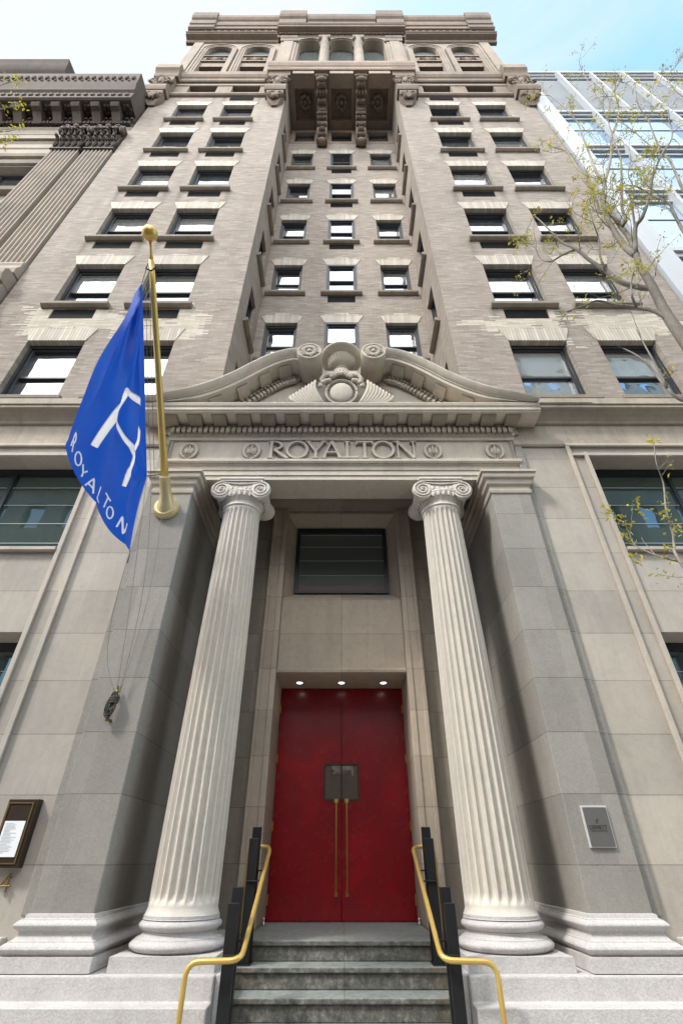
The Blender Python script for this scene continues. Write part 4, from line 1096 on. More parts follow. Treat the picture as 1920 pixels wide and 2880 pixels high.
for p0, p1 in (((-3.345, -.115), (-3.42, -.215)), ((-3.42, -.215), (-3.315, -.215)), ((-3.345, -.115), (-3.345, -.265))):
    b.tube([(p0[0], 6.09, p0[1]), (p1[0], 6.09, p1[1])], .010, 8)
for p0 in ((-3.345, -.15), (-3.40, -.215)): b.tube([(p0[0], 6.09, p0[1]), (p0[0], 6.13, p0[1])], .006, 6)
tag(b.build('house_number', M['old_brass'], None, smooth=True, angle=40), 'brass numeral 4 below the menu box on the left stone wall', 'house number')

SG_GL = {'C': [[(.9,.8),(.7,.97),(.45,1),(.2,.9),(.05,.65),(.05,.35),(.2,.1),(.45,0),(.7,.03),(.9,.2)]],
 'O': [[(.5,0),(.2,.1),(.03,.35),(.03,.65),(.2,.9),(.5,1),(.8,.9),(.97,.65),(.97,.35),(.8,.1),(.5,0)]],
 'N': [[(.08,0),(.08,1),(.92,0),(.92,1)]], 'E': [[(.9,1),(.1,1),(.1,0),(.9,0)],[(.1,.52),(.75,.52)]], 'T': [[(0,1),(1,1)],[(.5,1),(.5,0)]],
 'R': [[(.1,0),(.1,1),(.6,1),(.85,.88),(.9,.74),(.8,.58),(.6,.5),(.1,.5)],[(.5,.5),(.95,0)]], 'Y': [[(0,1),(.5,.45),(1,1)],[(.5,.45),(.5,0)]],
 'A': [[(0,0),(.5,1),(1,0)],[(.2,.33),(.8,.33)]], 'L': [[(.1,1),(.1,0),(.85,0)]]}
t = thing('plaque', (2.67, 5.99, .1), 'brushed steel plaque lettered CONNECT on the right grey pilaster', 'plaque')
b = MB(); x0, x1, z0, z1 = 2.537, 2.807, .097, .465; b.box(x0, x1, 5.975, 5.999, z0, z1); b.build('plate', M['steel_p'], t, bevel=.002)
b = MB(); b.box(x0+.014, x1-.008, 5.971, 5.9745, z0+.008, z1-.016); b.build('face', M['steel_d'], t)
b = MB(); cw, ch = .024, .034; xx = 2.575
for chh in 'CONNECT':
    for s_ in SG_GL[chh]: b.tube([(xx + px*cw*.85, 5.969, .255 + pz*ch) for px, pz in s_], .0024, 5)
    xx += cw*1.14
for k in range(11): b.box(2.59 + k*.0155, 2.59 + k*.0155 + .011, 5.967, 5.9705, .238, .2415)
b.tube([(2.672 + .014*math.cos(a)*(1-.06*k), 5.969, .325 + .018*math.sin(a)) for k, a in [(k, .5 + k*.5) for k in range(10)]], .0028, 5)
b.tube([(2.66, 5.969, .318), (2.688, 5.969, .334)], .0024, 5)
b.build('lettering', M['ink'], t)

# ---- flagpole
FP = thing('flagpole', (-2.70, 6.0, 4.387), 'gold flagpole with a ball finial slanting out from the left pilaster', 'flagpole')
A0, A1 = Vector((-2.70, 6.0, 4.387)), Vector((-2.70, 3.20, 7.14)); dv = (A1-A0).normalized()
b = MB(); b.lathe([(.001, 5.90), (.16, 5.90), (.185, 5.93), (.195, 5.96), (.195, 6.0), (.001, 6.0)], -2.70, 0, 32, 'y', 4.40)
b.tube([A0 - dv*.06, A0 + dv*.05, A0 + dv*.13, A0 + dv*.24, A0 + dv*.48, A0 + dv*.50, A0 + dv*.52], [.17, .15, .115, .088, .076, .083, .07], 20)
b.build('mounting_socket', M['pale_gold'], FP, smooth=True, angle=40)
b = MB(); b.tube([A0 + dv*(.4 + k*.355) for k in range(10)], [.058 - .0022*k for k in range(10)], 18); b.build('pole', M['gold'], FP, smooth=True)
b = MB(); b.tube([A0 + dv*3.58, A0 + dv*3.64, A0 + dv*3.70, A0 + dv*3.86], [.02, .028, .02, .02], 12); b.ell(tuple(A0 + dv*3.95), (.108, .108, .108), 24, 14); b.build('ball_finial', M['gold'], FP, smooth=True)
b = MB(); q = A0 + dv*3.55
b.tube([q + Vector((-.06, 0, .0)), q + Vector((-.07, .03, -.08)), q + Vector((0, .05, -.10)), q + Vector((.06, .03, -.03))], .012, 6); b.build('truck_shackle', M['iron'], FP, smooth=True)

# ---- flag: four corners in the plane X = FX, cloth folds stand off it
FX = -2.86
def fpt(zx, zy):
    x, y = 130.7 + .2779*zx, 620.7 + .2779*zy; u_ = y + VPY
    k_ = (783 - x)/u_/SINP; d_ = -FX/k_; return Vector((d_, KH*d_*(1/u_ - 1/UH)))
TL, TR, BR, BL = fpt(700, 100), fpt(742, 1700), fpt(580, 2318), fpt(52, 1440)
def ripple(p):
    v = Vector(p) - TL; dist = v.length
    ang = math.atan2(v.x, -v.y)                        # 0 = straight down, grows towards the building
    amp = .095 * min(1, dist/.5) * (1 - .65*min(1, dist/3.0))
    r_ = (1 - 2*abs(math.sin(ang*13 + .35*math.sin(dist*2.2)))**.7) * .75 + .25 + .35*math.sin(ang*47 + 1.3 + dist*.9)*max(0, 1 - dist/3) + .22*math.sin(ang*15 + dist*3.1)
    v2 = Vector(p) - TR; d2 = v2.length; a2 = math.atan2(v2.x, -v2.y)
    r_ += .6*math.sin(a2*9 + 1.0)*math.exp(-d2/.8)
    edge = .05*math.sin(dist*1.7 + .6)*min(1, dist/2)
    hd = (TR - TL).normalized(); hn = abs(v.x*hd.y - v.y*hd.x)
    return (amp*r_ + edge*.5) * min(1, hn/.25 + .05)
def fsurf(p, off=0.0): return (FX + ripple(p) + off, p[0], p[1])
b = MB(); NU, NV = 260, 240
def edgep(s_, t_):                                     # s across (left 0, right 1), t down
    sagb = Vector((0, -1)) * .10*math.sin(math.pi*s_); top_ = TL.lerp(TR, s_); bot = BL.lerp(BR, s_)
    e_ = top_.lerp(bot, t_) + sagb*t_
    e_ += Vector((-.05*math.sin(math.pi*t_)*(1-s_), 0)); return e_
gv = [fsurf(edgep(i/NU, j/NV)) for j in range(NV+1) for i in range(NU+1)]
FL = thing('flag', (FX, TL.x, TL.y), 'blue flag with white R and word ROYALTON hanging in folds under the gold pole', 'flag')
PRINT = []
def ribbon(mb, pts, ws, off=.005):
    P_ = []; Ws = []
    for (a, b2), (wa, wb) in zip(zip(pts, pts[1:]), zip(ws, ws[1:])):
        n_ = max(2, int((Vector(b2)-Vector(a)).length/9))
        for k in range(n_):
            P_.append(Vector(a).lerp(Vector(b2), k/n_)); Ws.append(wa + (wb-wa)*k/n_)
    P_.append(Vector(pts[-1])); Ws.append(ws[-1]); vs = []; K = 10
    for q0, q1, w0 in zip(P_, P_[1:], Ws): PRINT.append((q0, q1, max(w0/2 - 3.5, 1.5)))
    for i, p_ in enumerate(P_):
        d_ = (P_[min(i+1, len(P_)-1)] - P_[max(i-1, 0)]).normalized(); n_ = Vector((-d_.y, d_.x))
        for k in range(K+1):
            q = p_ + n_*Ws[i]*(k/K - .5); vs.append(fsurf(fpt(q.x, q.y), off))
    mb.add(vs, [(i*(K+1)+k, i*(K+1)+k+1, (i+1)*(K+1)+k+1, (i+1)*(K+1)+k) for i in range(len(P_)-1) for k in range(K)])
em = MB()
ribbon(em, [(603, 985), (560, 1062), (440, 1268), (328, 1455)], [46, 52, 54, 60])
ribbon(em, [(590, 975), (622, 1030), (655, 1105), (676, 1195)], [30, 34, 26, 8], .0065)
ribbon(em, [(676, 1265), (690, 1330), (684, 1400), (655, 1495)], [8, 24, 26, 34], .0065)
ribbon(em, [(492, 1240), (560, 1360), (612, 1455), (625, 1530), (612, 1620), (548, 1785)], [34, 38, 38, 34, 34, 30], .008)
ribbon(em, [(655, 1492), (625, 1488), (605, 1462)], [26, 28, 26], .0095)
em.build('emblem', M['flag_w'], FL, smooth=True)
tx = MB(); R_, U_ = Vector((.50, .866)), Vector((.46, -.888))
for ch, (mx_, my_), (wd, ht) in zip('ROYALTON', ((140, 1418), (193, 1556), (228, 1668), (275, 1766), (335, 1856), (400, 1916), (438, 2002), (528, 2106)), ((62, 118), (92, 92), (66, 84), (82, 100), (66, 104), (84, 96), (80, 84), (78, 96))):
    uu = Vector((.30, -.95)) if ch == 'R' else U_
    rr_ = Vector((.35, .94)) if mx_ < 160 else (Vector((.45, .89)) if mx_ < 260 else Vector((.55, .835)))
    for i, s_ in enumerate(SG_GL[ch]):
        pts = [Vector((mx_, my_)) + rr_*(px - .5)*wd + uu*(pz - .5)*ht for px, pz in s_]
        ribbon(tx, [tuple(p_) for p_ in pts], [14]*len(pts), .005 + .0012*i)
tx.build('lettering', M['flag_w'], FL, smooth=True)
import bisect
def zoomxy(p_):
    u_ = 1/(1/UH + p_[1]/(KH*p_[0])); x_ = 783 + FX*u_*SINP/p_[0]
    return Vector(((x_ - 130.7)/.2779, (u_ - VPY - 620.7)/.2779))
cells = {}
for q0, q1, w_ in PRINT:
    for cx_ in range(int(min(q0.x, q1.x) - 40)//40, int(max(q0.x, q1.x) + 40)//40 + 1):
        for cy_ in range(int(min(q0.y, q1.y) - 40)//40, int(max(q0.y, q1.y) + 40)//40 + 1): cells.setdefault((cx_, cy_), []).append((q0, q1, w_))
def printed(p_):
    z_ = zoomxy(p_)
    for q0, q1, w_ in cells.get((int(z_.x//40), int(z_.y//40)), ()):
        d_ = q1 - q0; t_ = (z_ - q0).dot(d_)/max(d_.length_squared, 1e-9)
        if 0 <= t_ <= 1 and (z_ - q0 - d_*t_).length < w_: return True
    return False
b.add(gv, [(j*(NU+1)+i, j*(NU+1)+i+1, (j+1)*(NU+1)+i+1, (j+1)*(NU+1)+i) for j in range(NV) for i in range(NU) if not printed(edgep((i+.5)/NU, (j+.5)/NV))])
b.build('cloth', M['flag'], FL, smooth=True)
hm = MB()
hem = [edgep(1.0, k/20) for k in range(21)]
hm.tube([(FX + ripple(p_) , p_.x, p_.y) for p_ in hem], .012, 6)
hm.build('hem', M['flag_w'], FL, smooth=True)

# ---- halyard and the rope bundle on the cleat
knot = fsurf(TR)
h = MB(); topq = A0 + dv*3.52 + Vector((-.06, 0, -.04))
cl = Vector((-2.69, 5.93, 1.62))
h.tube([topq, fsurf(TL)], .006, 6)
hd = [TL.lerp(TR, k/12) for k in range(13)]
h.tube([(FX + .05, p_.x + .03, p_.y - .02 - .05*math.sin(math.pi*k/12)) for k, p_ in enumerate(hd)], .004, 6)
h.tube([topq + Vector((.03, 0, 0)), (FX + .09, TR.x + .06, TR.y + .0)], .004, 6)
h.tube([knot, tuple(A0 + dv*.55 + Vector((-.06, 0, 0)))], .012, 6)
def sag(a, b, s_, n=14): return [tuple(Vector(a).lerp(Vector(b), k/n) + Vector((s_[0], s_[1], s_[2]))*math.sin(math.pi*k/n)**1.0) for k in range(n+1)]
fb_ = fsurf(BR)
h.tube(sag(knot, tuple(cl), (.0, .06, -.1)), .004, 6)
h.tube(sag((knot[0]+.05, knot[1]+.05, knot[2]), tuple(cl + Vector((.03, 0, 0))), (.10, .05, -.1)), .004, 6)
h.tube(sag(fb_, tuple(cl + Vector((-.02, 0, 0))), (-.16, .12, -.25)), .004, 6)
h.tube(sag(tuple(A0 + dv*.55), tuple(cl + Vector((.04, 0, 0))), (.07, .12, .0)), .0035, 6)
h.tube([fb_, (fb_[0]+.01, fb_[1]+.02, fb_[2]-.18)], [.02, .008], 6)
tag(h.build('halyard', M['rope'], None, smooth=True), 'thin flag ropes running from the gold pole down the left pilaster', 'rope')
k = thing('rope_cleat', (-2.69, 5.97, 1.5), 'coiled rope bundle hung on a cleat on the left pilaster', 'rope coil')
r = MB(); rr = random.Random(5)
for i in range(9):
    w_ = rr.uniform(.02, .052); l_ = rr.uniform(.20, .29); ox = rr.uniform(-.02, .02)
    pts = [(cl.x + ox + w_*math.sin(a)*(1 - .3*math.cos(a)) - .03*(1-math.cos(a))*.5, cl.y - .005 - .035*rr.random(), cl.z - l_*(1-math.cos(a))/2) for a in [2*math.pi*q/18 for q in range(19)]]
    r.tube(pts, .010, 6)
for i in range(4): r.tube([(cl.x + .05*math.cos(a), cl.y - .02 + .03*math.sin(a), cl.z - .06 - i*.02) for a in [2*math.pi*q/10 for q in range(11)]], .010, 6)
r.build('coil', M['rope_d'], k, smooth=True)
r = MB(); r.tube([(cl.x - .01, 5.95, cl.z + .08), (cl.x, 5.93, cl.z), (cl.x - .03, 5.93, cl.z - .26), (cl.x - .04, 5.94, cl.z - .32)], [.012, .02, .022, .012], 10)
r.tube([(cl.x, 5.93, cl.z - .03), (cl.x, 6.0, cl.z - .03)], .018, 8); r.tube([(cl.x-.02, 5.93, cl.z - .30), (cl.x-.02, 6.0, cl.z - .30)], .018, 8)
r.build('cleat', M['old_brass'], k, smooth=True)
# ------------------------------------------------------------------ left neighbour
NB = thing('stone_building', (-14, 7.0, -1.68), 'grey stone building with paired fluted pilasters and a heavy dark cornice, left of the hotel', 'building')
w_ = MB(); X0, X1 = -30, -8.47
wall(w_, X0, X1, -1.68, 25.0, [(-16.5, -11.4, 18.9, 21.2, .5), (-16.5, -11.4, 14.0, 17.2, .5)], lambda u_, z, t: (u_, 7.05+t, z), .5)
w_.poly([(X1, 7.05, -1.68), (X1, 25, -1.68), (X1, 25, 27), (X1, 7.05, 27)])
w_.prism_x([(7.1, 21.95), (6.95, 21.97), (6.9, 22.1), (6.9, 22.5), (6.86, 22.55), (6.86, 22.95), (6.8, 23.05), (7.1, 23.1)], X0, X1)
w_.prism_x([(7.1, 21.25), (6.95, 21.27), (6.9, 21.4), (6.95, 21.5), (7.1, 21.52)], -17, -11.0)
w_.prism_x([(7.2, 18.6), (6.85, 18.62), (6.8, 18.75), (6.85, 18.9), (7.2, 18.92)], -17, -11.0)
w_.prism_x([(7.1, 23.1), (6.72, 23.12), (6.72, 23.5), (6.70, 23.52), (6.70, 23.95), (6.62, 24.05), (7.1, 24.1)], X0, X1)
w_.build('wall', M['nb'], NB, bevel=.012)
c = MB()
c.prism_x([(7.1, 24.1), (6.66, 24.1), (6.66, 24.55), (6.56, 24.6), (6.56, 24.9), (5.98, 24.92), (5.9, 24.98), (5.9, 25.6), (5.82, 25.7), (5.80, 25.9), (5.72, 26.2), (5.70, 26.5), (5.62, 27.1), (5.66, 27.2), (8.0, 27.3), (8, 24.1)], X0, -8.52)
for k in range(26):
    x = -9.15 - k*.80
    c.prism_x([(6.57, 24.895), (6.02, 24.895), (6.0, 24.75), (6.08, 24.62), (6.25, 24.58), (6.42, 24.42), (6.57, 24.2)], x-.17, x+.17)
    for j in range(6):
        a = 2*math.pi*j/6; c.ell((x+.40 + .13*math.cos(a), 6.28 + .13*math.sin(a), 24.88), (.07, .07, .05), 6, 4)
for k in range(140): c.box(-8.6 - k*.15 - .09, -8.6 - k*.15, 6.52, 6.655, 24.2, 24.42)
for k in range(100): c.box(-8.56 - k*.21 - .11, -8.56 - k*.21, 6.50, 6.56, 24.62, 24.8)
for k in range(75):
    x = -8.75 - k*.28
    c.ell((x, 5.66, 26.72), (.09, .06, .20), 7, 5); c.ell((x - .14, 5.70, 26.45), (.05, .05, .10), 6, 4)
    c.ell((x, 5.88, 25.30), (.10, .05, .13), 7, 5)
c.build('cornice', M['nb_d'], NB, smooth=True, angle=30)
a_ = MB(); a_.box(X0, -13.6, 6.5, 9, 27.2, 31.0)
a_.prism_x([(7, 30.3), (6.4, 30.35), (6.2, 30.6), (6.1, 31.2), (6.0, 31.5), (7, 31.7)], X0, -13.2); a_.box(X0, -13.75, 6.35, 9, 27.25, 27.6)
for k in range(8): carve(a_, -14.4 - k*1.0, 6.48, 29.2, .8, 1.6, 60+k, .1, 8)
a_.build('attic', M['nb_d'], NB, smooth=True, angle=35)
for x0, x1 in ((-9.52, -8.50), (-10.76, -9.74)):
    p = MB(); nf = 7; pts = []
    fw = (x1-x0)/(nf + .25)
    pts.append((x0, 6.6))
    for k in range(nf):
        xa = x0 + fw*(k + .25); xb = xa + fw*.75
        pts += [(xa - fw*.25 + .001, 6.55), (xa, 6.55)] + [(xa + (xb-xa)*j/5, 6.55 + .10*math.sin(math.pi*j/5)) for j in range(1, 5)] + [(xb, 6.55)]
    pts += [(x1, 6.55), (x1, 7.06), (x0, 7.06)]
    p.loft([[(x, y, z) for x, y in pts] for z in (13.0, 21.35)])
    po = p.build('pilaster', M['nb'], NB)
    b = MB(); b.prism_x([(7.06, 12.3), (6.42, 12.3), (6.40, 12.5), (6.44, 12.62), (6.48, 12.75), (6.46, 12.85), (6.5, 12.98), (7.06, 13.0)], x0-.08, x1+.04)
    o = b.build('base', M['nb'], None, bevel=.02); o.parent = po
    k_ = MB(); cx = (x0+x1)/2
    k_.loft([[(cx-s*.53, 6.56-s*.03, z), (cx+s*.53, 6.56-s*.03, z), (cx+s*.53, 7.05, z), (cx-s*.53, 7.05, z)] for s, z in ((.95, 21.36), (.95, 21.6), (1.0, 22.4), (1.12, 22.9))])
    rq = random.Random(int(-cx*10))
    for row in range(2):
        for j in range(5 - row):
            xx = cx + (j - (4 - row)/2)*.235
            for q in (-1, 0, 1):
                k_.ell((xx + q*.055, 6.49 - .05*row + abs(q)*.02, 21.80 + .50*row - abs(q)*.06), (.035, .06, .33 - .05*abs(q)), 8, 6, Matrix.Rotation(q*.22 + rq.uniform(-.06, .06), 3, 'Y'))
            k_.tube([(xx, 6.47 - .06*row, 22.0 + .5*row), (xx, 6.38 - .06*row, 22.14 + .5*row), (xx, 6.30 - .06*row, 22.1 + .5*row), (xx, 6.30 - .06*row, 22.0 + .5*row)], [.07, .07, .055, .03], 7)
    for j in range(8): k_.ell((cx + rq.uniform(-.45, .45), 6.38, 22.65 + rq.uniform(-.1, .3)), (.05, .07, .12), 7, 5, Matrix.Rotation(rq.uniform(-.8, .8), 3, 'Y'))
    for sx in SG:
        spiral(k_, cx + sx*.42, 6.32, 22.95, .17, sx, 2, .3, .06); k_.ell((cx + sx*.55, 6.42, 22.8), (.1, .16, .22), 8, 6)
    k_.ell((cx, 6.32, 23.0), (.12, .1, .14), 8, 6); k_.box(cx-.58, cx+.58, 6.36, 7.05, 23.08, 23.22)
    k_.box(x0-.05, x1+.05, 6.50, 7.05, 21.34, 21.44)
    o = k_.build('capital', M['nb_d'], None, smooth=True, angle=40); o.parent = po
pb = MB(); pb.box(-10.85, -8.49, 6.40, 7.05, 9.4, 12.2); pb.prism_x([(7.06, 11.7), (6.3, 11.72), (6.22, 11.9), (6.22, 12.1), (6.3, 12.25), (7.06, 12.3)], -10.9, -8.48)
for cx in (-10.2, -9.05): carve(pb, cx, 6.39, 10.7, 1.0, 1.5, 70, .1, 12)
pb.prism_x([(7.06, 9.2), (6.25, 9.22), (6.2, 9.3), (6.3, 9.4), (7.06, 9.42)], -10.9, -8.48)
pb.build('pedestal', M['terra_l'], NB, smooth=True, angle=35)
for z0, z1 in ((18.92, 21.19), (14.02, 17.19)):
    f = MB(); y = 7.4
    for xx in (-16.49, -13.0, -11.48): f.box(xx, xx+.08, y-.05, y+.05, z0, z1)
    f.box(-16.4, -11.48, y-.05, y+.05, z1-.09, z1); f.box(-16.4, -11.48, y-.05, y+.05, z0, z0+.09)
    fo = f.build('window', M['frame'], NB); g = MB(); g.poly([(-16.4, y+.01, z0+.09), (-11.4, y+.01, z0+.09), (-11.4, y+.01, z1-.09), (-16.4, y+.01, z1-.09)])
    o = g.build('pane', M['glass'], None); o.parent = fo

# ------------------------------------------------------------------ right neighbour: glass front
GB = thing('glass_building', (16, 6.6, -1.68), 'modern glass and white aluminium building on the right of the hotel', 'building')
g0, g1 = 8.47, 34.0
HB_ = [32.3, 26.15, 22.15, 18.1, 14.05, 10.0, 5.95]
fr_ = MB()
fr_.box(g0, g0+.30, 6.50, 6.9, -1.68, 32.3); fr_.box(g0+.36, g0+.75, 6.56, 6.9, -1.68, 32.3); fr_.box(g0+.302, g0+.358, 6.66, 6.9, -1.68, 32.2)
for i, z in enumerate(HB_):
    fr_.box(g0+.752, g1, 6.60, 6.9, z-.22, z)
    fr_.box(g0+.1, g1, 6.70, 6.9, z-.84, z-.74)
for k in range(1, 16):
    x = g0 + .75 + k*1.62
    if k % 2: fr_.box(x-.13, x-.03, 6.52, 6.80, -1.68, 32.0); fr_.box(x+.03, x+.08, 6.58, 6.80, -1.68, 32.0)
    else: fr_.box(x-.045, x+.045, 6.56, 6.80, 26.2, 32.0)
fr_.build('aluminium_frame', M['white_al'], GB, bevel=.01)
gr = MB()
for z in HB_[1:]: gr.box(g0+.76, g1, 6.735, 6.755, z-2.05, z-2.0)
for z in HB_: gr.box(g0+.76, g1, 6.68, 6.9, z-.40, z-.223)
gr.build('transom', M['grey_al'], GB)
gl = 0
for z0, z1 in zip(HB_[1:] + [-1.6], HB_):
    for k in range(0, 8):
        xa, xb = (g0+.76, g0+.75+1.62-.17) if k == 0 else (g0 + .75 + (2*k-1)*1.62 + .1, g0 + .75 + (2*k+1)*1.62 - .17)
        if z1 > 30: continue
        p = MB(); p.poly([(xa, 6.76, z0), (xb, 6.76, z0), (xb, 6.76, z1-.42), (xa, 6.76, z1-.42)])
        p.build('glass_panel', M['glass_n'], GB)
lv = MB()
lv.poly([(g0+.76, 6.86, 26.2), (g1, 6.86, 26.2), (g1, 6.86, 31.3), (g0+.76, 6.86, 31.3)])
for k in range(30): lv.box(g0+.76, g1, 6.74, 6.80, 26.25 + k*.166, 26.25 + k*.166 + .09)
lv.build('louvre', M['louver'], GB)
bk = MB(); bk.box(g0, g1, 7.0, 26, -1.68, 32.2); bk.build('core', M['grey_al'], GB)

# ------------------------------------------------------------------ across the street (seen in the glass)
def opposite(name, label, x0, x1, h, mat, seed):
    t = thing('street_building', ((x0+x1)/2, -12.6, -1.68), label, 'building')
    b = MB(); nx = int((x1-x0)/2.4); nz = int(h/3.4); ops = []
    for i in range(nx):
        for j in range(nz):
            cx = x0 + (i+.5)*(x1-x0)/nx; z = .3 + j*3.4
            ops.append((cx-.6, cx+.6, z, z+1.9))
    wall(b, x0, x1, -1.68, h, ops, lambda u_, z, tt: (u_, -12.5-tt, z), .3)
    b.poly([(x0, -12.5, -1.68), (x0, -26, -1.68), (x0, -26, h), (x0, -12.5, h)]); b.poly([(x1, -12.5, -1.68), (x1, -26, -1.68), (x1, -26, h), (x1, -12.5, h)])
    b.poly([(x0, -12.5, h), (x1, -12.5, h), (x1, -26, h), (x0, -26, h)])
    b.prism_x([(-12.6, h-.6), (-12.1, h-.5), (-11.9, h-.1), (-11.9, h+.1), (-12.6, h+.2)], x0, x1)
    b.build('wall', mat, t)
    p0 = MB(False); p0.box(-.6, .6, -.35, -.28, 0, 1.9)
    first = None
    for o_ in ops[:100]:
        loc = Vector(((o_[0]+o_[1])/2, -12.5, o_[2] + ZC)) - Vector(t.location)
        if first is None: first = p0.build('window', M['glass'], t, loc=loc)
        else: c_ = first.copy(); C.objects.link(c_); c_.parent = t; c_.location = loc
opposite('a', 'pale masonry building across the street, behind the viewer on the left', -34, -9, 21, M['opp'], 1)
opposite('b', 'low brick building directly across the street behind the viewer', -8.9, 9, 10.5, M['opp2'], 2)
opposite('c', 'tall pale building across the street, behind the viewer on the right', 9.1, 34, 36, M['opp'], 3)

# ------------------------------------------------------------------ trees
def nr(x, y): return (1176 + .25*x, 98 + .25*y)
def limb_pts(pts, d0, drift, seed):
    rr = random.Random(seed); out = []; n = len(pts)
    for i, p_ in enumerate(pts):
        if isinstance(p_, Vector): out.append(p_); continue
        x, y = p_
        d = d0 + drift*(i/max(1, n-1)) + (rr.uniform(-.05, .05) if 0 < i else 0)
        out.append(Vector(at(x, y, d)))
    return out
def dense(pts, m=3):
    out = []
    for i in range(len(pts)-1):
        p0, p1, p2, p3 = pts[max(i-1,0)], pts[i], pts[i+1], pts[min(i+2, len(pts)-1)]
        for k in range(m):
            t = k/m
            out.append(.5*((2*p1) + (p2-p0)*t + (2*p0-5*p1+4*p2-p3)*t*t + (3*p1-p0-3*p2+p3)*t**3))
    out.append(pts[-1]); return out
def leaf_cluster(lm, p, rr, s=.05, n=7):
    for _ in range(n):
        c = p + Vector((rr.gauss(0, 1), rr.gauss(0, 1), rr.gauss(0, 1)))*s*.6
        a = Vector((rr.gauss(0, 1), rr.gauss(0, 1), rr.gauss(0, 1) - .6)).normalized(); b = a.orthogonal().normalized()
        b = (Matrix.Rotation(rr.uniform(0, 6.28), 3, a) @ b); q = s*rr.uniform(.45, 1.0); w = q*rr.uniform(.35, .6); nn = a.cross(b)*w*.3
        vs = [c, c + a*q*.5 + b*w*.5 + nn, c + a*q*.95 + b*w*.28 - nn*.4, c + a*q*1.15, c + a*q*.9 - b*w*.3 - nn*.4, c + a*q*.5 - b*w*.5 + nn]
        lm.add([tuple(v) for v in vs], [(0, 1, 2, 3), (0, 3, 4, 5)])
def twig(bm_, lm, p, d, L_, rad, rr, depth, leafy):
    n = 6; pts = [p.copy()]; dirv = d.normalized()
    for k in range(n):
        dirv = (dirv + Vector((rr.gauss(0, .20), rr.gauss(0, .20), rr.gauss(0, .16) + .09))).normalized()
        pts.append(pts[-1] + dirv*L_/n)
    bm_.tube(dense(pts, 2), [max(rad*(1 - .8*k/(2*n)), .0022) for k in range(2*n+1)], 5)
    if depth > 0:
        for k in (2, 3, 4, 5):
            if rr.random() < .62:
                side = dirv.orthogonal(); side.rotate(Matrix.Rotation(rr.uniform(0, 6.28), 3, dirv))
                twig(bm_, lm, pts[k], dirv*.6 + side*.9, L_*rr.uniform(.35, .65), rad*.55, rr, depth-1, leafy)
    if rr.random() < leafy: leaf_cluster(lm, pts[-1], rr, (.036 if depth == 0 and L_ < .3 else .05)*rr.uniform(.8, 1.35), rr.randint(7, 13))
    for k in range(2, n):
        if rr.random() < leafy*.42: leaf_cluster(lm, pts[k] + Vector((rr.gauss(0, .02), rr.gauss(0, .02), .0)), rr, .036*rr.uniform(.8, 1.3), rr.randint(4, 8))

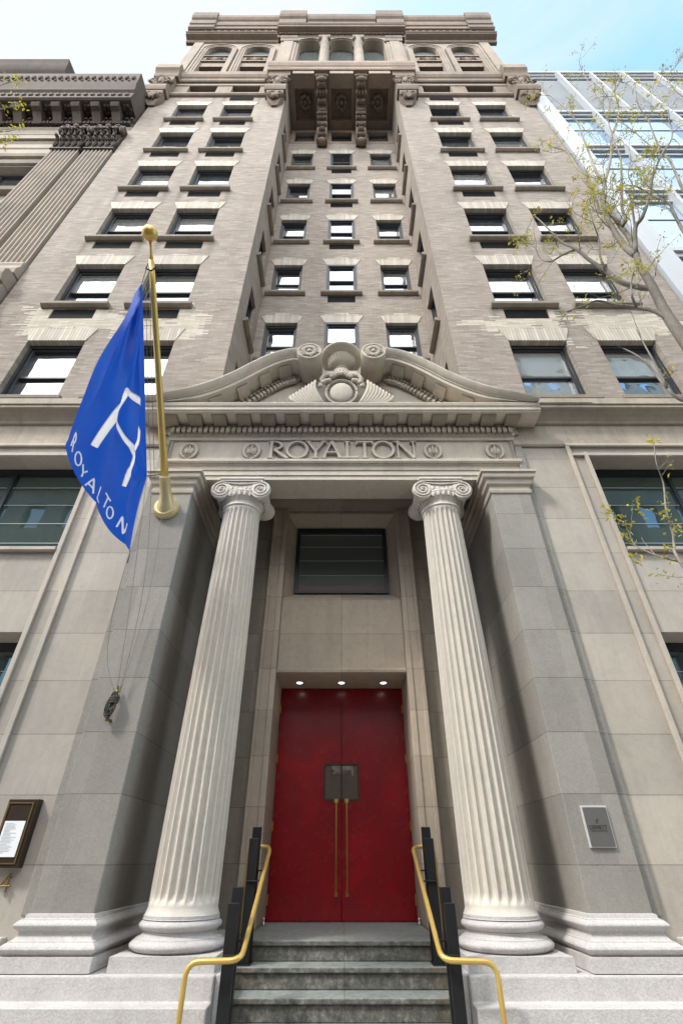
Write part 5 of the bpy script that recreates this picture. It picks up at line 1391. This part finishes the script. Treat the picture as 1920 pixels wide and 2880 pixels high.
T = thing('street_tree', (3.62, 3.0, -1.68), 'street tree with bare curving branches and sparse yellow green leaves right of the hotel', 'tree')
tb = MB(); lb = MB(); lm = MB()
base = Vector((3.64, 3.0, -1.9))
trunk = [base, Vector((3.60, 3.0, 0)), Vector((3.56, 3.0, 2.5)), Vector(at(1568, 778, 3.0)), Vector(at(1530, 722, 3.0)), Vector(at(*nr(1250, 2180), 3.0)), Vector(at(*nr(1170, 2060), 3.0)), Vector(at(*nr(1135, 1950), 3.0))]
tb.tube(dense(trunk, 4), [max(.078*(1 - .021*k), .036) for k in range(4*(len(trunk)-1)+1)], 12)
tb.build('trunk', M['bark'], T, smooth=True)
LIMBS = [  # points on the photo grid, start depth, depth drift, start radius, end radius, leafiness
 ([nr(1135,1950), nr(1060,1900), nr(1000,1830), nr(930,1720), nr(860,1590), nr(835,1450), nr(840,1300), nr(880,1160), nr(905,1000), nr(910,850), nr(965,690), nr(970,560), nr(935,450), nr(985,350), nr(965,250)], 3.0, .3, .032, .006, .8),
 ([nr(840,1300), nr(760,1170), nr(710,1030), nr(640,850), nr(590,720), nr(480,600), nr(380,510), nr(280,440)], 3.12, .5, .017, .004, .9),
 ([nr(1125,1900), nr(1060,1770), nr(990,1690), nr(950,1630), nr(865,1550), nr(800,1560), nr(760,1420), nr(640,1230), nr(560,1090), nr(480,990), nr(380,960), nr(250,880)], 3.0, .45, .026, .004, .85),
 ([nr(1000,1690), nr(1040,1620), nr(1005,1520), nr(1000,1300), nr(990,1050), nr(930,900), nr(870,700), nr(800,540), nr(640,260)], 3.05, -.4, .018, .004, .9),
 ([nr(1130,1950), nr(1125,1700), nr(1190,1600), nr(1260,1400), nr(1285,1230), nr(1370,1020), nr(1460,880), nr(1450,740), nr(1370,650)], 3.0, -.5, .024, .004, .7),
 ([nr(1125,1700), nr(1100,1500), nr(1110,1330), nr(1060,1200), nr(1100,1050)], 2.95, -.3, .012, .003, .6),
 ([nr(1285,2240), nr(1200,2250), nr(1000,2200), nr(850,2090), nr(700,1990), nr(580,1890), nr(450,1830), nr(350,1730), nr(260,1640), nr(190,1580)], 3.0, .35, .028, .006, .35),
 ([nr(580,1895), nr(450,1950), nr(340,2010), nr(240,1960), nr(200,1850), nr(160,1750)], 3.2, .25, .012, .003, .5),
 ([nr(850,2090), nr(800,1950), nr(790,1800), nr(740,1650), nr(690,1480)], 3.1, -.2, .011, .003, .8),
 ([Vector(at(1600, 560, 2.8)), nr(1568,1730), nr(1480,1560), nr(1430,1470), nr(1270,1390), nr(1110,1310), nr(950,1320)], 2.8, .2, .018, .004, .5),
 ([Vector(at(1612, 500, 2.7)), nr(1568,1350), nr(1500,1200), nr(1420,1050), nr(1260,940), nr(1100,800), nr(970,710)], 2.7, .2, .018, .004, .7),
 ([Vector(at(1640, 930, 2.95)), (1563,918), (1530,890), (1505,860), (1480,830), (1455,812), (1430,800)], 2.9, .2, .014, .005, .12),
 ([(1530,890), (1500,830), (1478,790), (1460,755)], 2.85, .1, .009, .003, .15),
 ([(1545,742), (1505,715), (1460,705), (1420,700), (1370,690), (1340,702), (1300,715)], 3.0, .2, .022, .005, .35),
 ([(1460,705), (1450,680), (1448,650), (1455,620)], 3.0, -.2, .012, .004, .9),
 ([Vector((3.56, 3.0, 1.55)), (1690,1400), (1560,1290), (1545,1230), (1528,1170), (1522,1110), (1505,1060), (1500,1010)], 2.6, .1, .010, .002, .5),
 ([(1560,1290), (1520,1280), (1480,1265), (1455,1250), (1440,1215)], 2.6, .1, .005, .002, .5),
 ([Vector(at(1660, 300, 2.6)), (1600,240), (1568,222), (1540,195), (1530,170)], 2.6, .1, .014, .003, .9),
 ([nr(1370,1020), nr(1300,850), nr(1240,700), nr(1150,560), nr(1130,400)], 2.7, -.3, .011, .003, .9),
]
stem = [Vector((3.57, 3.0, 2.6)), Vector((3.75, 2.98, 3.4)), Vector(at(1640, 930, 2.95)), Vector(at(1630, 720, 2.9)), Vector(at(1600, 560, 2.8)), Vector(at(1612, 500, 2.7)), Vector(at(1660, 300, 2.6))]
lb.tube(dense(stem, 4), [.05 - .0014*k for k in range(25)], 10)
rr = random.Random(21)
for i, (pp, d0, dr, r0, r1, lf) in enumerate(LIMBS):
    P3 = limb_pts(pp, d0, dr, i); D3 = dense(P3, 3); n = len(D3)
    lb.tube(D3, [1.38*(r0 + (r1-r0)*(k/(n-1))**.8) for k in range(n)], 8)
    small = pp[-1][1] > 1000
    for k in range(2, n):
        if rr.random() < (.46 if lf > .4 else .24):
            t_ = (D3[min(k+1, n-1)] - D3[k-1]).normalized(); side = t_.orthogonal(); side.rotate(Matrix.Rotation(rr.uniform(0, 6.28), 3, t_))
            u_ = k/n
            twig(lb, lm, D3[k], t_*.7 + side*.9 + Vector((0, 0, .25)), (rr.uniform(.12, .3) if small else rr.uniform(.3, .75)*(1.1 - .35*u_)), max(.0035, r0*.25), rr, 0 if small else 1, lf*.95)
    if lf > .3:
        leaf_cluster(lm, D3[-1], rr, .06, 9)
        for k in range(n//2, n):
            if rr.random() < lf*.35 and not small: leaf_cluster(lm, D3[k] + Vector((rr.gauss(0, .04), rr.gauss(0, .04), rr.gauss(0, .04))), rr, .04, 6)
lb.build('branches', M['bark'], T, smooth=True)
lm.build('crown', M['leaf'], T)

T2 = thing('street_tree', (-5.6, 2.2, -1.68), 'tree mostly out of frame, a few leafy twigs showing at the upper left edge', 'tree')
tb = MB(); tb.tube(dense([Vector((-5.7, 2.2, -1.9)), Vector((-5.75, 2.2, 2)), Vector((-5.9, 2.2, 5)), Vector((-6.1, 2.25, 8.0))], 4), [.12 - .006*k for k in range(13)], 12); tb.build('trunk', M['bark'], T2, smooth=True)
lb = MB(); lm = MB(); rr = random.Random(4)
top = Vector((-6.1, 2.25, 8.0))
for tgt, lf in (((22, 300), .9), ((38, 180), 1), ((48, 238), 1), ((2, 325), 1), ((-40, 160), 1), ((-60, 260), 1)):
    e_ = Vector(at(tgt[0], tgt[1], 2.45)); mid = top.lerp(e_, .55) + Vector((-.12, 0, -.2))
    D3 = dense([top, mid, e_], 6); lb.tube(D3, [.02 - .0013*k for k in range(len(D3))], 6)
    for q in range(3): leaf_cluster(lm, D3[-1-q] + Vector((0, 0, .02)), rr, .075, 6)
    for q in range(2):
        ee = e_ + Vector((rr.uniform(-.12, .12), 0, rr.uniform(-.1, .25))); lb.tube([D3[-3], ee], [.005, .003], 5); leaf_cluster(lm, ee, rr, .07, 7)
lb.build('branches', M['bark'], T2, smooth=True); lm.build('crown', M['leaf'], T2)

# ------------------------------------------------------------------ light, sky, camera
SUN_EL, SUN_AZ = math.radians(48), math.atan2(-.805, -.594)       # sun over the left shoulder
sd = Vector((math.sin(SUN_AZ)*math.cos(SUN_EL), math.cos(SUN_AZ)*math.cos(SUN_EL), math.sin(SUN_EL)))
sl = bpy.data.lights.new('sun', 'SUN'); sl.energy = SUN_E; sl.angle = math.radians(SUN_A); sl.color = (1.0, .95, .88)
so = bpy.data.objects.new('sun', sl); C.objects.link(so); so.rotation_euler = (-sd).to_track_quat('-Z', 'Y').to_euler(); so.location = (-20, -20, 40)
wd = bpy.data.worlds.new('World'); bpy.context.scene.world = wd; wd.use_nodes = True
nt = wd.node_tree; nt.nodes.clear()
out = nt.nodes.new('ShaderNodeOutputWorld'); bg = nt.nodes.new('ShaderNodeBackground'); bg.inputs[1].default_value = SKY_S
sky = nt.nodes.new('ShaderNodeTexSky'); sky.sky_type = 'NISHITA'; sky.sun_disc = False; sky.sun_elevation = SUN_EL; sky.sun_rotation = SUN_AZ; sky.air_density = 1.0; sky.dust_density = .6; sky.ozone_density = 1.5
tc_ = nt.nodes.new('ShaderNodeTexCoord'); sep = nt.nodes.new('ShaderNodeSeparateXYZ'); nt.links.new(tc_.outputs['Generated'], sep.inputs[0])
def wm(op, a, b=None, c_=None):
    nd = nt.nodes.new('ShaderNodeMath'); nd.operation = op
    for i, v in enumerate((a, b, c_)):
        if v is None: continue
        if isinstance(v, bpy.types.NodeSocket): nt.links.new(v, nd.inputs[i])
        else: nd.inputs[i].default_value = v
    return nd.outputs[0]
zz = wm('MAXIMUM', wm('ADD', sep.outputs[2], .12), .05)
cv_ = nt.nodes.new('ShaderNodeCombineXYZ'); nt.links.new(wm('DIVIDE', sep.outputs[0], zz), cv_.inputs[0]); nt.links.new(wm('DIVIDE', sep.outputs[1], zz), cv_.inputs[1])
mp_ = nt.nodes.new('ShaderNodeMapping'); nt.links.new(cv_.outputs[0], mp_.inputs[0]); mp_.inputs['Scale'].default_value = (1.0, 2.2, 1); mp_.inputs['Rotation'].default_value = (0, 0, -.5)
n1 = nt.nodes.new('ShaderNodeTexNoise'); nt.links.new(mp_.outputs[0], n1.inputs['Vector']); n1.inputs['Scale'].default_value = 1.7; n1.inputs['Detail'].default_value = 8; n1.inputs['Roughness'].default_value = .62; n1.inputs['Distortion'].default_value = .5
cover = wm('ADD', n1.outputs[0], wm('ADD', wm('MULTIPLY', sep.outputs[0], -.50), wm('MULTIPLY_ADD', sep.outputs[1], -.70, .22)))          # thicker haze on the left
cr = nt.nodes.new('ShaderNodeValToRGB'); nt.links.new(cover, cr.inputs[0]); cr.color_ramp.elements[0].position = .25; cr.color_ramp.elements[1].position = .62
mx = nt.nodes.new('ShaderNodeMix'); mx.data_type = 'RGBA'; nt.links.new(wm('MULTIPLY', cr.outputs[0], .95), mx.inputs[0])
tint = nt.nodes.new('ShaderNodeMix'); tint.data_type = 'RGBA'; tint.blend_type = 'MULTIPLY'; tint.inputs[0].default_value = 1.0
nt.links.new(sky.outputs[0], tint.inputs[6]); tint.inputs[7].default_value = SKY_TINT
nt.links.new(tint.outputs[2], mx.inputs[6])
gain = wm('MULTIPLY_ADD', wm('MINIMUM', wm('MAXIMUM', wm('MULTIPLY_ADD', sep.outputs[1], -1.0, .1), 0.0), 1.0), CLOUD_GAIN, 1.0)   # sky behind the camera, sun's half, raised to add light from out of view
cc = nt.nodes.new('ShaderNodeVectorMath'); cc.operation = 'SCALE'; cc.inputs[0].default_value = CLOUD[:3]; nt.links.new(gain, cc.inputs['Scale']); nt.links.new(cc.outputs[0], mx.inputs[7])
nt.links.new(mx.outputs[2], bg.inputs[0]); nt.links.new(bg.outputs[0], out.inputs[0])

cam = bpy.data.cameras.new('camera'); co_ = bpy.data.objects.new('camera', cam); C.objects.link(co_)
co_.location = (0, 0, ZC); co_.rotation_euler = (math.radians(90 + 35.89), 0, 0)
cam.sensor_fit = 'HORIZONTAL'; cam.sensor_width = 24; cam.lens = 24*1104/1568; cam.clip_start = .05; cam.clip_end = 2000
sc = bpy.context.scene; sc.camera = co_
sc.view_settings.view_transform = 'Standard'; sc.view_settings.look = 'None'; sc.view_settings.exposure = 0; sc.view_settings.gamma = 1
sc.render.engine = 'CYCLES'; sc.cycles.max_bounces = 8; sc.cycles.diffuse_bounces = 4
